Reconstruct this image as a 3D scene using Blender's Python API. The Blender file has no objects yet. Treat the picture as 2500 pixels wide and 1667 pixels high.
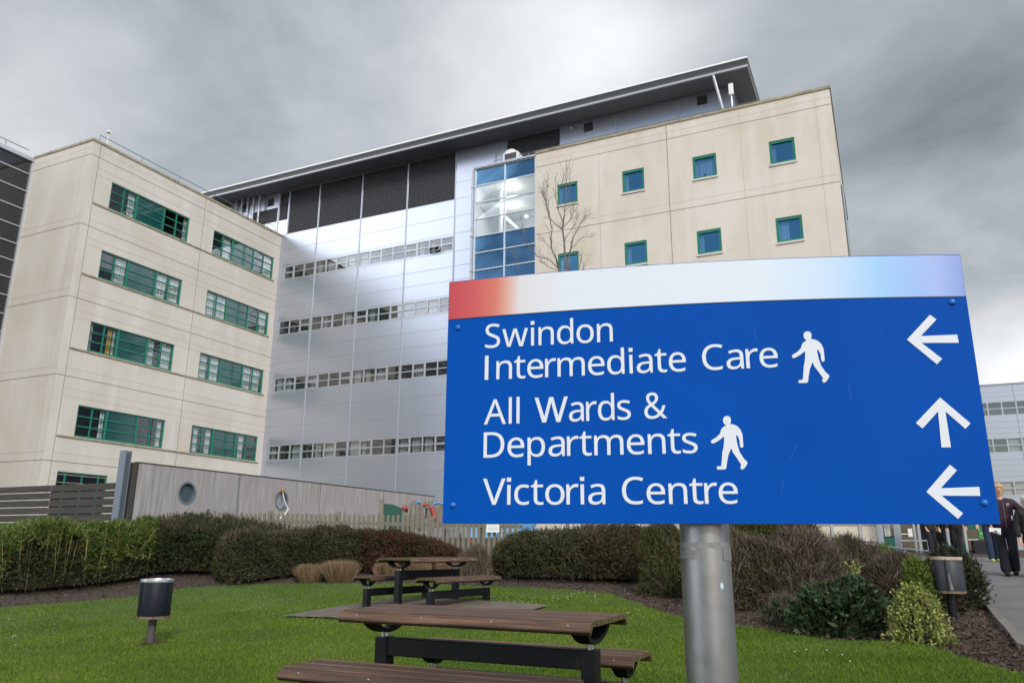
import bpy, bmesh, math, random
import numpy as np
from mathutils import Matrix, Vector

random.seed(7); rng = np.random.default_rng(7)
scene = bpy.context.scene
COL = scene.collection
PI = math.pi
R = math.radians

# ------------------------------------------------------------------ camera
FPX, PITCH, ROLL, PSI = 1891.175, R(14.8278), R(0.36957), R(64.5348)
CX, CY = 1250.0, 833.5
_f = np.array([0, math.cos(PITCH), math.sin(PITCH)]); _r = np.array([1.0, 0, 0]); _u = np.cross(_r, _f)
CR = _r*math.cos(ROLL) + _u*math.sin(ROLL); CU = -_r*math.sin(ROLL) + _u*math.cos(ROLL); CF = _f
cam_d = bpy.data.cameras.new('camera'); cam = bpy.data.objects.new('camera', cam_d); COL.objects.link(cam)
cam_d.sensor_width = 36; cam_d.lens = 36*FPX/2500; cam_d.clip_start = 0.05; cam_d.clip_end = 3000
cam.matrix_world = Matrix(((CR[0], CU[0], -CF[0], 0), (CR[1], CU[1], -CF[1], 0), (CR[2], CU[2], -CF[2], 0), (0, 0, 0, 1)))
scene.camera = cam
scene.view_settings.view_transform = 'Standard'; scene.view_settings.look = 'None'
scene.view_settings.exposure = 0.25; scene.view_settings.gamma = 1.0
scene.cycles.max_bounces = 8; scene.cycles.transparent_max_bounces = 16
scene.cycles.use_denoising = True

def ray(px, py):            # direction of the ray through a point of the photograph (2352 px wide)
    d = CR*((px/.9408-CX)/FPX) + CU*(-(py/.9408-CY)/FPX) + CF
    return d/np.linalg.norm(d)

# ------------------------------------------------------------------ node helpers
def nd(nt, t, **k):
    n = nt.nodes.new(t)
    for a, v in k.items(): setattr(n, a, v)
    return n
def plug(nt, sock, v):
    if isinstance(v, bpy.types.NodeSocket): nt.links.new(v, sock)
    else: sock.default_value = v
def mth(nt, op, a, b=None, c=None, clamp=False):
    n = nd(nt, 'ShaderNodeMath', operation=op); n.use_clamp = clamp
    plug(nt, n.inputs[0], a)
    if b is not None: plug(nt, n.inputs[1], b)
    if c is not None: plug(nt, n.inputs[2], c)
    return n.outputs[0]
def mixc(nt, f, a, b, bt='MIX'):
    n = nd(nt, 'ShaderNodeMix', data_type='RGBA', blend_type=bt)
    plug(nt, n.inputs[0], f)
    for s, v in ((n.inputs[6], a), (n.inputs[7], b)):
        plug(nt, s, (*v, 1) if isinstance(v, tuple) and len(v) == 3 else v)
    return n.outputs[2]
def noise(nt, vec, scale, detail=4, rough=.55, dist=0.0):
    n = nd(nt, 'ShaderNodeTexNoise'); n.inputs['Scale'].default_value = scale
    n.inputs['Detail'].default_value = detail; n.inputs['Roughness'].default_value = rough; n.inputs['Distortion'].default_value = dist
    if vec is not None: nt.links.new(vec, n.inputs['Vector'])
    return n.outputs['Fac']
def ramp(nt, f, stops):
    n = nd(nt, 'ShaderNodeValToRGB'); e = n.color_ramp.elements
    while len(e) > 1: e.remove(e[-1])
    e[0].position = stops[0][0]; e[0].color = (*stops[0][1], 1)
    for p, c in stops[1:]:
        q = e.new(p); q.color = (*c, 1)
    plug(nt, n.inputs[0], f)
    return n.outputs[0]
def maprange(nt, v, a, b, c=0.0, d=1.0):
    n = nd(nt, 'ShaderNodeMapRange'); n.clamp = True
    plug(nt, n.inputs[0], v)
    for i, x in enumerate((a, b, c, d)): n.inputs[i+1].default_value = x
    return n.outputs[0]

# ------------------------------------------------------------------ sky and sun
SUN_DIR = np.array([0.22, -0.80, 0.50]); SUN_DIR /= np.linalg.norm(SUN_DIR)
world = bpy.data.worlds.new('World'); scene.world = world; world.use_nodes = True
wt = world.node_tree; wt.nodes.clear()
sky = nd(wt, 'ShaderNodeTexSky', sky_type='NISHITA'); sky.sun_disc = False
sky.sun_elevation = math.asin(SUN_DIR[2]); sky.sun_rotation = math.atan2(SUN_DIR[0], SUN_DIR[1])
tc = nd(wt, 'ShaderNodeTexCoord'); D = tc.outputs['Generated']
sx = nd(wt, 'ShaderNodeSeparateXYZ'); wt.links.new(D, sx.inputs[0])
def wdot(v):
    n = nd(wt, 'ShaderNodeVectorMath', operation='DOT_PRODUCT'); wt.links.new(D, n.inputs[0]); n.inputs[1].default_value = tuple(v)
    return n.outputs['Value']
def blob(v, k):             # a soft patch of cloud round a direction
    v = np.array(v, float); v /= np.linalg.norm(v)
    return mth(wt, 'EXPONENT', mth(wt, 'MULTIPLY', mth(wt, 'SUBTRACT', wdot(v), 1.0), k))
zz = mth(wt, 'ADD', mth(wt, 'MAXIMUM', sx.outputs['Z'], 0.0), 0.22)
cb = nd(wt, 'ShaderNodeCombineXYZ')
plug(wt, cb.inputs[0], mth(wt, 'DIVIDE', sx.outputs['X'], zz)); plug(wt, cb.inputs[1], mth(wt, 'DIVIDE', sx.outputs['Y'], zz)); cb.inputs[2].default_value = 3.7
n1 = noise(wt, cb.outputs[0], 1.0, 5, .55, .5)
n2 = noise(wt, cb.outputs[0], 3.0, 8, .56, .25)
cl = mth(wt, 'ADD', mth(wt, 'MULTIPLY', n1, .68), mth(wt, 'MULTIPLY', n2, .32))
cl = mth(wt, 'SUBTRACT', cl, .5)
br = mth(wt, 'MULTIPLY_ADD', cl, 1.2, .375)
for px, py, k, amp in ((1250, 50, 70, .30), (1480, 170, 110, .26), (1000, 230, 110, .12), (120, 170, 60, .22), (40, 330, 120, .06), (1330, 200, 160, .12), (700, 200, 160, .04), (300, 230, 140, -.03),
                       (520, 40, 130, -.08), (880, 40, 150, -.14), (420, 400, 110, -.14), (2150, 520, 50, -.15), (1850, 80, 150, .05),
                       (2380, 900, 330, .62), (2500, 960, 60, .25)):
    br = mth(wt, 'ADD', br, mth(wt, 'MULTIPLY', blob(ray(px, py), k), amp*.82))
br = mth(wt, 'MAXIMUM', br, .12)
grey = mixc(wt, maprange(wt, br, .22, .62), (.84, .98, 1.11), (.96, .985, 1.03))
front = mixc(wt, 1.0, grey, (1, 1, 1), 'MULTIPLY')
gm = nd(wt, 'ShaderNodeVectorMath', operation='SCALE'); wt.links.new(front, gm.inputs[0]); wt.links.new(br, gm.inputs['Scale'])
front = gm.outputs[0]
# behind the camera the cloud breaks: blue sky with bright cumulus
nb = noise(wt, cb.outputs[0], 1.5, 6, .55, .4)
nb = mth(wt, 'ADD', nb, mth(wt, 'MULTIPLY', blob((-.88, -.40, .30), 9), .30))
nb = mth(wt, 'SUBTRACT', nb, mth(wt, 'MULTIPLY', blob((-.46, -.80, .34), 10), .40))
nb = mth(wt, 'SUBTRACT', nb, mth(wt, 'MULTIPLY', blob((-.70, -.62, .42), 30), .14))
cum = maprange(wt, nb, .44, .60)
sk = nd(wt, 'ShaderNodeVectorMath', operation='SCALE'); wt.links.new(sky.outputs[0], sk.inputs[0]); sk.inputs['Scale'].default_value = .085
whitec = mixc(wt, n2, (1.35, 1.42, 1.56), (2.4, 2.42, 2.46))
back = mixc(wt, cum, sk.outputs[0], whitec)
bank = mth(wt, 'MAXIMUM', blob((-.90, -.38, .28), 34), mth(wt, 'MULTIPLY', blob((-.90, -.42, .08), 26), 1.0))
back = mixc(wt, mth(wt, 'MULTIPLY', bank, maprange(wt, n2, .30, .52)), back, (2.45, 2.55, 2.8))
fm = maprange(wt, mth(wt, 'ADD', sx.outputs['Y'], mth(wt, 'MULTIPLY', cl, .5)), -.18, .12)
skyc = mixc(wt, fm, back, front)
gcol = mixc(wt, maprange(wt, sx.outputs['Z'], -.06, -.01), (.10, .105, .09), skyc)
bg = nd(wt, 'ShaderNodeBackground'); wt.links.new(gcol, bg.inputs[0]); bg.inputs[1].default_value = 1.0
wo = nd(wt, 'ShaderNodeOutputWorld'); wt.links.new(bg.outputs[0], wo.inputs[0])
sd = bpy.data.lights.new('sun', 'SUN'); sd.energy = 2.0; sd.angle = R(12); sd.color = (1, .965, .90)
so = bpy.data.objects.new('sun', sd); COL.objects.link(so); so.rotation_euler = Vector(SUN_DIR).to_track_quat('Z', 'Y').to_euler(); so.location = (20, -40, 60)

# ------------------------------------------------------------------ terrain
CTRL = [(0, 0, -1.36), (.8, 2.45, -1.27), (-.2, 5.1, -1.13), (-1.4, 13.6, -.95), (-4.8, 11.03, -1.31), (6.41, 11.85, -.96), (9.22, 14.88, -.46),
        (5, 6, -1.07), (9, 9, -.90), (-4, 20, -.35), (2, 19.5, -.30), (-9, 20.5, -.55), (-11, 15.5, -1.25), (-6, 17.2, -1.05), (-1, 17.4, -.75), (4, 16.5, -.75),
        (14, 27, -.12), (12, 20, -.30), (16, 14, -.45), (-20, 22, -.6), (-20, 10, -1.5), (-10, 6, -1.4), (-14, 0, -1.6), (12, 0, -1.2), (0, -12, -1.6),
        (-15, 50, 0), (10, 45, 0), (30, 45, 0), (40, 20, -.1), (-40, 40, 0), (-40, 0, -1.4), (40, -20, -1.2)]
_P = np.array([c[:2] for c in CTRL], float); _Z = np.array([c[2] for c in CTRL], float)
def _tps(r2): return np.where(r2 > 1e-9, .5*r2*np.log(np.maximum(r2, 1e-9)), 0)
_n = len(_P)
_A = np.zeros((_n+3, _n+3)); _A[:_n, :_n] = _tps(((_P[:, None]-_P[None])**2).sum(-1)) + np.eye(_n)*.4
_A[:_n, _n] = 1; _A[:_n, _n+1:] = _P; _A[_n, :_n] = 1; _A[_n+1:, :_n] = _P.T
_W = np.linalg.solve(_A, np.concatenate([_Z, np.zeros(3)]))
def gz(x, y):
    x = np.asarray(x, float); y = np.asarray(y, float)
    q = np.stack([x, y], -1); r2 = ((q[..., None, :]-_P)**2).sum(-1)
    z = (_tps(r2)*_W[:_n]).sum(-1) + _W[_n] + q @ _W[_n+1:]
    dist = np.hypot(x, y-15); k = np.clip((dist-45)/25, 0, 1)
    return np.clip(z, -2.2, .3)*(1-k) + (-.2)*k
def G(px, py):              # the point of the ground seen at a point of the photograph
    d = ray(px, py); t0, t1 = .5, .5
    while t1 < 90:
        p = d*t1
        if p[2] < float(gz(p[0], p[1])): break
        t0 = t1; t1 += .25
    for _ in range(30):
        m = (t0+t1)/2; p = d*m
        if p[2] < float(gz(p[0], p[1])): t1 = m
        else: t0 = m
    return d*t1
def Zat(px, py, P):         # height of that ray at the horizontal distance of P
    d = ray(px, py); return d[2]*math.hypot(P[0], P[1])/math.hypot(d[0], d[1])
def on_z(px, py, z):
    d = ray(px, py); return d*(z/d[2])

# ------------------------------------------------------------------ building frame
AX = np.array([math.cos(PSI), math.sin(PSI), 0]); BX = np.array([math.sin(PSI), -math.cos(PSI), 0])   # local y, local x
ORG = np.array([-16.4606, 51.4300, 0.0]); YAW = PSI - PI/2
def l2w(x, y, z=0): return ORG + BX*x + AX*y + np.array([0, 0, z])
def LX(px, py, x0):
    d = ray(px, py); P = d*(((ORG+BX*x0)@BX)/(d@BX)); r = P-ORG; return r@AX, P[2]
def LY(px, py, y0):
    d = ray(px, py); P = d*(((ORG+AX*y0)@AX)/(d@AX)); r = P-ORG; return r@BX, P[2]

# ------------------------------------------------------------------ objects
def tag(o, label=None, cat=None, group=None, kind=None):
    for k, v in (('label', label), ('category', cat), ('group', group), ('kind', kind)):
        if v: o[k] = v
    return o
def thing(name, loc, rz, label, cat, group=None):
    o = bpy.data.objects.new(name, None); COL.objects.link(o); o.empty_display_size = .3
    o.location = loc; o.rotation_euler = (0, 0, rz)
    return tag(o, label, cat, group)
class MB:
    def __init__(s): s.v = []; s.f = []; s.m = []; s.mi = 0; s.sm = False
    def add(s, vs, fs):
        b = len(s.v); s.v += [tuple(map(float, v)) for v in vs]; s.f += [tuple(b+i for i in f) for f in fs]; s.m += [s.mi]*len(fs)
    def box(s, x0, x1, y0, y1, z0, z1):
        s.add([(x0,y0,z0),(x1,y0,z0),(x1,y1,z0),(x0,y1,z0),(x0,y0,z1),(x1,y0,z1),(x1,y1,z1),(x0,y1,z1)],
              [(0,3,2,1),(4,5,6,7),(0,1,5,4),(1,2,6,5),(2,3,7,6),(3,0,4,7)])
    def quad(s, a, b, c, d): s.add([a, b, c, d], [(0, 1, 2, 3)])
    def tube(s, pts, rad, n=8, caps=True):
        pts = [np.array(p, float) for p in pts]; k = len(pts)
        rad = [rad]*k if np.isscalar(rad) else rad
        vs = []; up = None
        for i in range(k):
            t = pts[min(i+1, k-1)]-pts[max(i-1, 0)]; t = t/(np.linalg.norm(t)+1e-9)
            if up is None: up = np.array([0, 0, 1.0]) if abs(t[2]) < .9 else np.array([1.0, 0, 0])
            sx_ = np.cross(up, t); sx_ /= np.linalg.norm(sx_)+1e-9; up = np.cross(t, sx_)
            for j in range(n):
                a = 2*PI*j/n; vs.append(pts[i] + rad[i]*(math.cos(a)*sx_ + math.sin(a)*up))
        fs = [(i*n+j, i*n+(j+1) % n, (i+1)*n+(j+1) % n, (i+1)*n+j) for i in range(k-1) for j in range(n)]
        if caps: fs += [tuple(range(n-1, -1, -1)), tuple((k-1)*n+j for j in range(n))]
        s.add(vs, fs)
    def lathe(s, prof, n=32, cx=0, cy=0):
        k = len(prof); vs = [(cx+r*math.cos(2*PI*j/n), cy+r*math.sin(2*PI*j/n), z) for r, z in prof for j in range(n)]
        s.add(vs, [(i*n+j, i*n+(j+1) % n, (i+1)*n+(j+1) % n, (i+1)*n+j) for i in range(k-1) for j in range(n)])
    def prism(s, poly, f0, f1):     # poly of 2-D points, f0/f1 map them to 3-D front and back
        n = len(poly); s.add([f0(*p) for p in poly]+[f1(*p) for p in poly], [tuple(range(n)), tuple(range(2*n-1, n-1, -1))] + [(i, n+i, n+(i+1) % n, (i+1) % n) for i in range(n)])
    def ell(s, c, r, n=10, m=7):
        vs = [(c[0], c[1], c[2]-r[2])]
        for i in range(1, m):
            a = PI*i/m
            for j in range(n):
                b_ = 2*PI*j/n; vs.append((c[0]+r[0]*math.sin(a)*math.cos(b_), c[1]+r[1]*math.sin(a)*math.sin(b_), c[2]-r[2]*math.cos(a)))
        vs.append((c[0], c[1], c[2]+r[2])); L = len(vs)-1
        fs = [(0, 1+(j+1) % n, 1+j) for j in range(n)]
        for i in range(m-2):
            fs += [(1+i*n+j, 1+i*n+(j+1) % n, 1+(i+1)*n+(j+1) % n, 1+(i+1)*n+j) for j in range(n)]
        fs += [(L, 1+(m-2)*n+j, 1+(m-2)*n+(j+1) % n) for j in range(n)]
        s.add(vs, fs)
    def mesh(s, name, mats, smooth=None, bevel=0):
        me = bpy.data.meshes.new(name); me.from_pydata(s.v, [], s.f)
        for m in (mats if isinstance(mats, (list, tuple)) else [mats]): me.materials.append(m)
        me.polygons.foreach_set('material_index', s.m)
        bm = bmesh.new(); bm.from_mesh(me); bmesh.ops.recalc_face_normals(bm, faces=bm.faces)
        if bevel: bmesh.ops.bevel(bm, geom=bm.edges[:], offset=bevel, segments=2, affect='EDGES', profile=.5, clamp_overlap=True)
        bm.to_mesh(me); bm.free()
        sm = s.sm if smooth is None else smooth
        if sm: me.set_sharp_from_angle(angle=R(40)); me.polygons.foreach_set('use_smooth', [True]*len(me.polygons))
        me.update(); return me
    def build(s, name, mats, parent=None, smooth=None, loc=(0, 0, 0), bevel=0):
        o = bpy.data.objects.new(name, s.mesh(name, mats, smooth, bevel)); COL.objects.link(o)
        if parent: o.parent = parent
        o.location = loc
        return o
def copy_part(o, parent, loc=None):
    c = o.copy(); COL.objects.link(c); c.parent = parent
    if loc is not None: c.location = loc
    for ch in o.children: copy_part(ch, c)
    return c
def fast_mesh(name, V, nper, mats, mi=None):    # V (N*nper,3): N loose faces of nper corners
    N = len(V)//nper; me = bpy.data.meshes.new(name)
    me.vertices.add(len(V)); me.vertices.foreach_set('co', np.ascontiguousarray(V, np.float32).ravel())
    me.loops.add(len(V)); me.loops.foreach_set('vertex_index', np.arange(len(V), dtype=np.int32))
    me.polygons.add(N); me.polygons.foreach_set('loop_start', np.arange(0, len(V), nper, dtype=np.int32))
    for m in (mats if isinstance(mats, (list, tuple)) else [mats]): me.materials.append(m)
    if mi is not None: me.polygons.foreach_set('material_index', np.asarray(mi, np.int32))
    me.update(calc_edges=True); return me
def unit(v): return v/(np.linalg.norm(v, axis=-1, keepdims=True)+1e-9)
def leaves(P, Dn, L, W, wide=.5):               # diamond leaves: base, side, tip, side
    S = unit(np.cross(Dn, rng.normal(size=P.shape))); L = np.broadcast_to(np.asarray(L, float).reshape(-1, 1), (len(P), 1)); W = np.broadcast_to(np.asarray(W, float).reshape(-1, 1), (len(P), 1))
    V = np.empty((len(P), 4, 3)); V[:, 0] = P; V[:, 1] = P+Dn*L*wide+S*W/2; V[:, 2] = P+Dn*L; V[:, 3] = P+Dn*L*wide-S*W/2
    return V.reshape(-1, 3)

# ------------------------------------------------------------------ materials
def mat(name, base=(.5, .5, .5), rough=.6, metal=0.0, spec=.5, fn=None, bump=None):
    m = bpy.data.materials.new(name); m.use_nodes = True; nt = m.node_tree
    p = nt.nodes['Principled BSDF']; p.inputs['Base Color'].default_value = (*base, 1); p.inputs['Roughness'].default_value = rough
    p.inputs['Metallic'].default_value = metal; p.inputs['Specular IOR Level'].default_value = spec
    t = nd(nt, 'ShaderNodeTexCoord')
    if fn: fn(nt, p, t.outputs['Object'])
    if bump:
        b_ = nd(nt, 'ShaderNodeBump'); b_.inputs['Strength'].default_value = bump[1]; b_.inputs['Distance'].default_value = bump[2] if len(bump) > 2 else .01
        nt.links.new(noise(nt, t.outputs['Object'], bump[0], 5), b_.inputs['Height']); nt.links.new(b_.outputs[0], p.inputs['Normal'])
    return m
def scaled(nt, vec, s):
    n = nd(nt, 'ShaderNodeMapping'); nt.links.new(vec, n.inputs[0]); n.inputs['Scale'].default_value = s; return n.outputs[0]
def mottled(c1, c2, scale=3, streak=None, c3=None, lo=.35, hi=.65):
    def fn(nt, p, o):
        c = mixc(nt, maprange(nt, noise(nt, o, scale, 6), lo, hi), c1, c2)
        if streak:
            c = mixc(nt, maprange(nt, noise(nt, scaled(nt, o, streak), 1.0, 5), .45, .75), c, c3)
        nt.links.new(c, p.inputs['Base Color'])
    return fn
def precast(tone, stain, light):
    def fn(nt, p, o):
        c = mixc(nt, maprange(nt, noise(nt, o, .28, 5, .6), .36, .64), tone, stain)
        c = mixc(nt, maprange(nt, noise(nt, scaled(nt, o, (.9, .9, .16)), 1.0, 5, .6), .5, .72), c, light)
        c = mixc(nt, maprange(nt, noise(nt, scaled(nt, o, (2.2, 2.2, .12)), 1.0, 4, .6), .58, .85, 0, .22), c, tuple(v*.72 for v in stain))
        c = mixc(nt, maprange(nt, noise(nt, o, 22, 4), .2, .8, 0, .3), c, tuple(v*.8 for v in tone))
        nt.links.new(c, p.inputs['Base Color'])
    return fn
M = {}
M['precast_l'] = mat('precast_grey_cream', rough=.85, fn=precast((.585, .56, .515), (.51, .475, .415), (.61, .59, .565)))
M['precast_r'] = mat('precast_cream', rough=.85, fn=precast((.61, .57, .505), (.53, .475, .395), (.635, .605, .555)))
M['coping'] = mat('coping_stone', rough=.9, fn=mottled((.36, .32, .22), (.22, .19, .12), 2.5))
M['joint'] = mat('panel_joint', (.21, .185, .155), .9)
M['joint_soft'] = mat('panel_groove', (.40, .36, .30), .9)
M['green'] = mat('green_frame', (.008, .165, .112), .4)
M['teal_glass'] = mat('teal_spandrel_glass', (.012, .070, .070), .06, spec=.8)
def silver_fn(nt, p, o):
    c = mixc(nt, noise(nt, scaled(nt, o, (.27, .27, .8)), 1.0, 3), (.53, .57, .66), (.58, .62, .70)); nt.links.new(c, p.inputs['Base Color'])
    nt.links.new(maprange(nt, noise(nt, o, .6, 4), .3, .7, .30, .33), p.inputs['Roughness'])
M['silver'] = mat('silver_cladding', rough=.32, metal=.85, fn=silver_fn)
M['silver_rib'] = mat('silver_cover_strip', (.40, .43, .48), .45, .5)
M['silver_joint'] = mat('cladding_joint', (.27, .285, .32), .6)
M['alu'] = mat('aluminium_frame', (.52, .55, .59), .4, .6)
M['louvre'] = mat('louvre_blade', (.13, .13, .145), .5, .3)
M['louvre_dark'] = mat('louvre_backing', (.03, .03, .034), .9)
M['roof_white'] = mat('roof_edge', (.74, .76, .77), .35, .2)  # highlight along the top roll is put into this pale colour
M['roof_belly'] = mat('roof_fascia', (.09, .10, .10), .4, .3)
M['soffit'] = mat('soffit_panel', (.085, .09, .10), .6)
M['steel_grey'] = mat('galvanised_steel', rough=.45, metal=.6, fn=mottled((.33, .36, .40), (.42, .45, .49), 4))
M['rail'] = mat('rail_steel', (.16, .19, .23), .5, .4)
M['white'] = mat('white_paint', (.72, .72, .70), .5)
M['room_wall'] = mat('room_plaster', (.55, .55, .53), .8)
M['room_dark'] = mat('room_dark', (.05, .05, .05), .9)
M['curtain'] = mat('curtain_cloth', rough=.9, fn=lambda nt, p, o: nt.links.new(mixc(nt, maprange(nt, noise(nt, scaled(nt, o, (14, 14, .3)), 1.0, 2), .35, .65), (.42, .43, .42), (.68, .69, .67)), p.inputs['Base Color']))
M['curtain_yellow'] = mat('ochre_curtain_cloth', (.55, .33, .06), .9)
def glass(name, tint, refl, rough=.0, col=(.93, .96, 1)):
    m = bpy.data.materials.new(name); m.use_nodes = True; nt = m.node_tree; nt.nodes.clear()
    tr = nd(nt, 'ShaderNodeBsdfTransparent'); tr.inputs[0].default_value = (*tint, 1)
    gl = nd(nt, 'ShaderNodeBsdfGlossy'); gl.inputs['Roughness'].default_value = rough; gl.inputs['Color'].default_value = (*col, 1)
    lw = nd(nt, 'ShaderNodeLayerWeight'); lw.inputs[0].default_value = .5; fr = mth(nt, 'POWER', lw.outputs['Facing'], 4.0)
    tcn = nd(nt, 'ShaderNodeTexCoord'); bp = nd(nt, 'ShaderNodeBump'); bp.inputs['Strength'].default_value = .012; bp.inputs['Distance'].default_value = .1
    nt.links.new(noise(nt, tcn.outputs['Object'], .8, 2), bp.inputs['Height']); nt.links.new(bp.outputs[0], gl.inputs['Normal'])
    mx = nd(nt, 'ShaderNodeMixShader'); nt.links.new(mth(nt, 'MULTIPLY_ADD', fr, 1.0-refl, refl), mx.inputs[0])
    nt.links.new(tr.outputs[0], mx.inputs[1]); nt.links.new(gl.outputs[0], mx.inputs[2])
    o = nd(nt, 'ShaderNodeOutputMaterial'); nt.links.new(mx.outputs[0], o.inputs[0]); return m
M['glass'] = glass('window_glass', (.80, .87, .87), .13)
M['glass_mirror'] = glass('coated_glass', (.66, .70, .72), .20)
M['glass_blue'] = glass('sky_tint_glass', (.60, .72, .85), .46, col=(.25, .66, .96))  # blue of the reflected sky is put into the glossy tint
M['glass_clear'] = glass('clear_glass', (.86, .94, .97), .30, col=(.85, .94, 1.0))
M['glass_black'] = mat('dark_spandrel_glass', (.008, .010, .014), .03, spec=.9)
M['blue_spandrel'] = glass('sky_tint_spandrel_glass', (.02, .08, .17), .27, col=(.28, .62, 1.0))  # tint carries the blue of the sky reflection

# ------------------------------------------------------------------ ground, paths
def ground_sheet():
    xs = np.unique(np.concatenate([np.linspace(-500, -40, 24), np.linspace(-40, -14, 27), np.linspace(-14, 14, 113), np.linspace(14, 50, 37), np.linspace(50, 500, 24)]))
    ys = np.unique(np.concatenate([np.linspace(-300, -12, 20), np.linspace(-12, 1, 27), np.linspace(1, 24, 93), np.linspace(24, 70, 47), np.linspace(70, 600, 24)]))
    X, Y = np.meshgrid(xs, ys); Z = gz(X, Y)
    nx, ny = len(xs), len(ys); V = np.stack([X, Y, Z], -1).reshape(-1, 3)
    F = [(j*nx+i, j*nx+i+1, (j+1)*nx+i+1, (j+1)*nx+i) for j in range(ny-1) for i in range(nx-1)]
    me = bpy.data.meshes.new('ground'); me.from_pydata(V.tolist(), [], F); me.materials.append(M['soil']); me.polygons.foreach_set('use_smooth', [True]*len(F)); me.update()
    o = bpy.data.objects.new('ground', me); COL.objects.link(o); tag(o, kind='structure')
def inside(poly, X, Y):
    c = np.zeros(X.shape, bool); n = len(poly)
    for i in range(n):
        x0, y0 = poly[i]; x1, y1 = poly[(i+1) % n]
        k = ((y0 > Y) != (y1 > Y)); xi = (x1-x0)*(Y-y0)/((y1-y0) if abs(y1-y0) > 1e-9 else 1e-9)+x0
        c ^= k & (X < xi)
    return c
def drape(name, poly, lift, step, m):
    P = np.array(poly); x0, y0 = P.min(0); x1, y1 = P.max(0)
    xs = np.arange(x0, x1+step, step); ys = np.arange(y0, y1+step, step)
    X, Y = np.meshgrid(xs, ys); ok = inside(poly, X[:-1, :-1]+step/2, Y[:-1, :-1]+step/2)
    V = np.stack([X, Y, gz(X, Y)+lift], -1); J, I = np.nonzero(ok)
    Q = np.stack([V[J, I], V[J, I+1], V[J+1, I+1], V[J+1, I]], 1).reshape(-1, 3)
    me = fast_mesh(name, Q, 4, m); bm = bmesh.new(); bm.from_mesh(me); bmesh.ops.remove_doubles(bm, verts=bm.verts, dist=1e-4); bm.to_mesh(me); bm.free()
    me.polygons.foreach_set('use_smooth', [True]*len(me.polygons))
    o = bpy.data.objects.new(name, me); COL.objects.link(o); tag(o, kind='structure'); return o

M['soil'] = mat('bark_soil', rough=1, fn=mottled((.030, .021, .016), (.075, .054, .040), 14), bump=(30, .9, .03))
def lawn_fn(nt, p, o):
    c = mixc(nt, maprange(nt, noise(nt, o, .9, 5), .35, .65), (.050, .092, .011), (.070, .118, .014))
    c = mixc(nt, maprange(nt, noise(nt, o, 14, 4), .4, .7), c, (.03, .055, .012)); nt.links.new(c, p.inputs['Base Color'])
M['lawn'] = mat('turf', rough=.95, fn=lawn_fn, bump=(40, .6, .02))
M['asphalt'] = mat('asphalt', rough=.9, fn=mottled((.11, .106, .107), (.145, .14, .14), 2.0), bump=(120, .5, .006))
M['kerb'] = mat('kerb_concrete', rough=.9, fn=mottled((.13, .12, .10), (.19, .175, .15), 5))
M['paving'] = mat('paving_slab', rough=.9, fn=mottled((.105, .085, .066), (.155, .128, .10), 3), bump=(50, .4, .01))
ground_sheet()
back_edge = [(-60, 1398), (0, 1396), (150, 1385), (300, 1372), (420, 1352), (520, 1345), (660, 1341), (800, 1341), (1000, 1343), (1180, 1350), (1300, 1356), (1400, 1365), (1470, 1388), (1530, 1413), (1620, 1428), (1720, 1445), (1820, 1462), (1920, 1474), (2030, 1477), (2110, 1483), (2180, 1503), (2260, 1527), (2352, 1553), (2420, 1570)]
LAWN = [tuple(G(*p)[:2]) for p in back_edge] + [(4.2, 2.0), (2, -3), (-12, -3), (-16, 4)]
drape('lawn', LAWN, .018, .08, M['lawn'])
kerb_px = [(2352, 1492), (2318, 1450), (2282, 1408), (2250, 1370)]
KERB = [G(*p)[:2] for p in kerb_px]
_dk = KERB[-1]-KERB[1]; _dk /= np.linalg.norm(_dk)
KERB = [KERB[0]-(_dk*.8+np.array([-.1, .1]))*6] + KERB + [KERB[-1]+_dk*4+np.array([-.25, 0]), KERB[-1]+_dk*10+np.array([-1.8, 0])]
def dense(pts, step=.25):
    out = []
    for a_, b_ in zip(pts[:-1], pts[1:]):
        n = max(1, int(np.linalg.norm(np.array(b_)-np.array(a_))/step))
        out += [np.array(a_)+(np.array(b_)-np.array(a_))*i/n for i in range(n)]
    return out+[np.array(pts[-1])]
path_poly = [tuple(p) for p in KERB] + [(KERB[-1][0]+14, KERB[-1][1]+3), (30, 20), (30, -2), (KERB[0][0]+8, KERB[0][1]-3)]
drape('path', path_poly, .012, .15, M['asphalt'])
mb = MB(); kp = dense(KERB)
for a_, b_ in zip(kp[:-1], kp[1:]):
    d = b_-a_; d = d/np.linalg.norm(d); n = np.array([-d[1], d[0]])*.05
    c0 = [a_+n, a_-n, b_-n, b_+n]; zs = [float(gz(*q)) for q in c0]
    mb.add([(*q, z-.1) for q, z in zip(c0, zs)]+[(*q, z+.07) for q, z in zip(c0, zs)], [(4, 5, 6, 7), (0, 4, 7, 3), (1, 2, 6, 5)])
tag(mb.build('kerb', M['kerb']), kind='structure')
# paving slab under the far table
ps = [G(645, 1421), G(1080, 1450), G(1262, 1396), G(900, 1380)]
drape('paving', [tuple(p[:2]) for p in ps], .05, .05, M['paving'])

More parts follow.
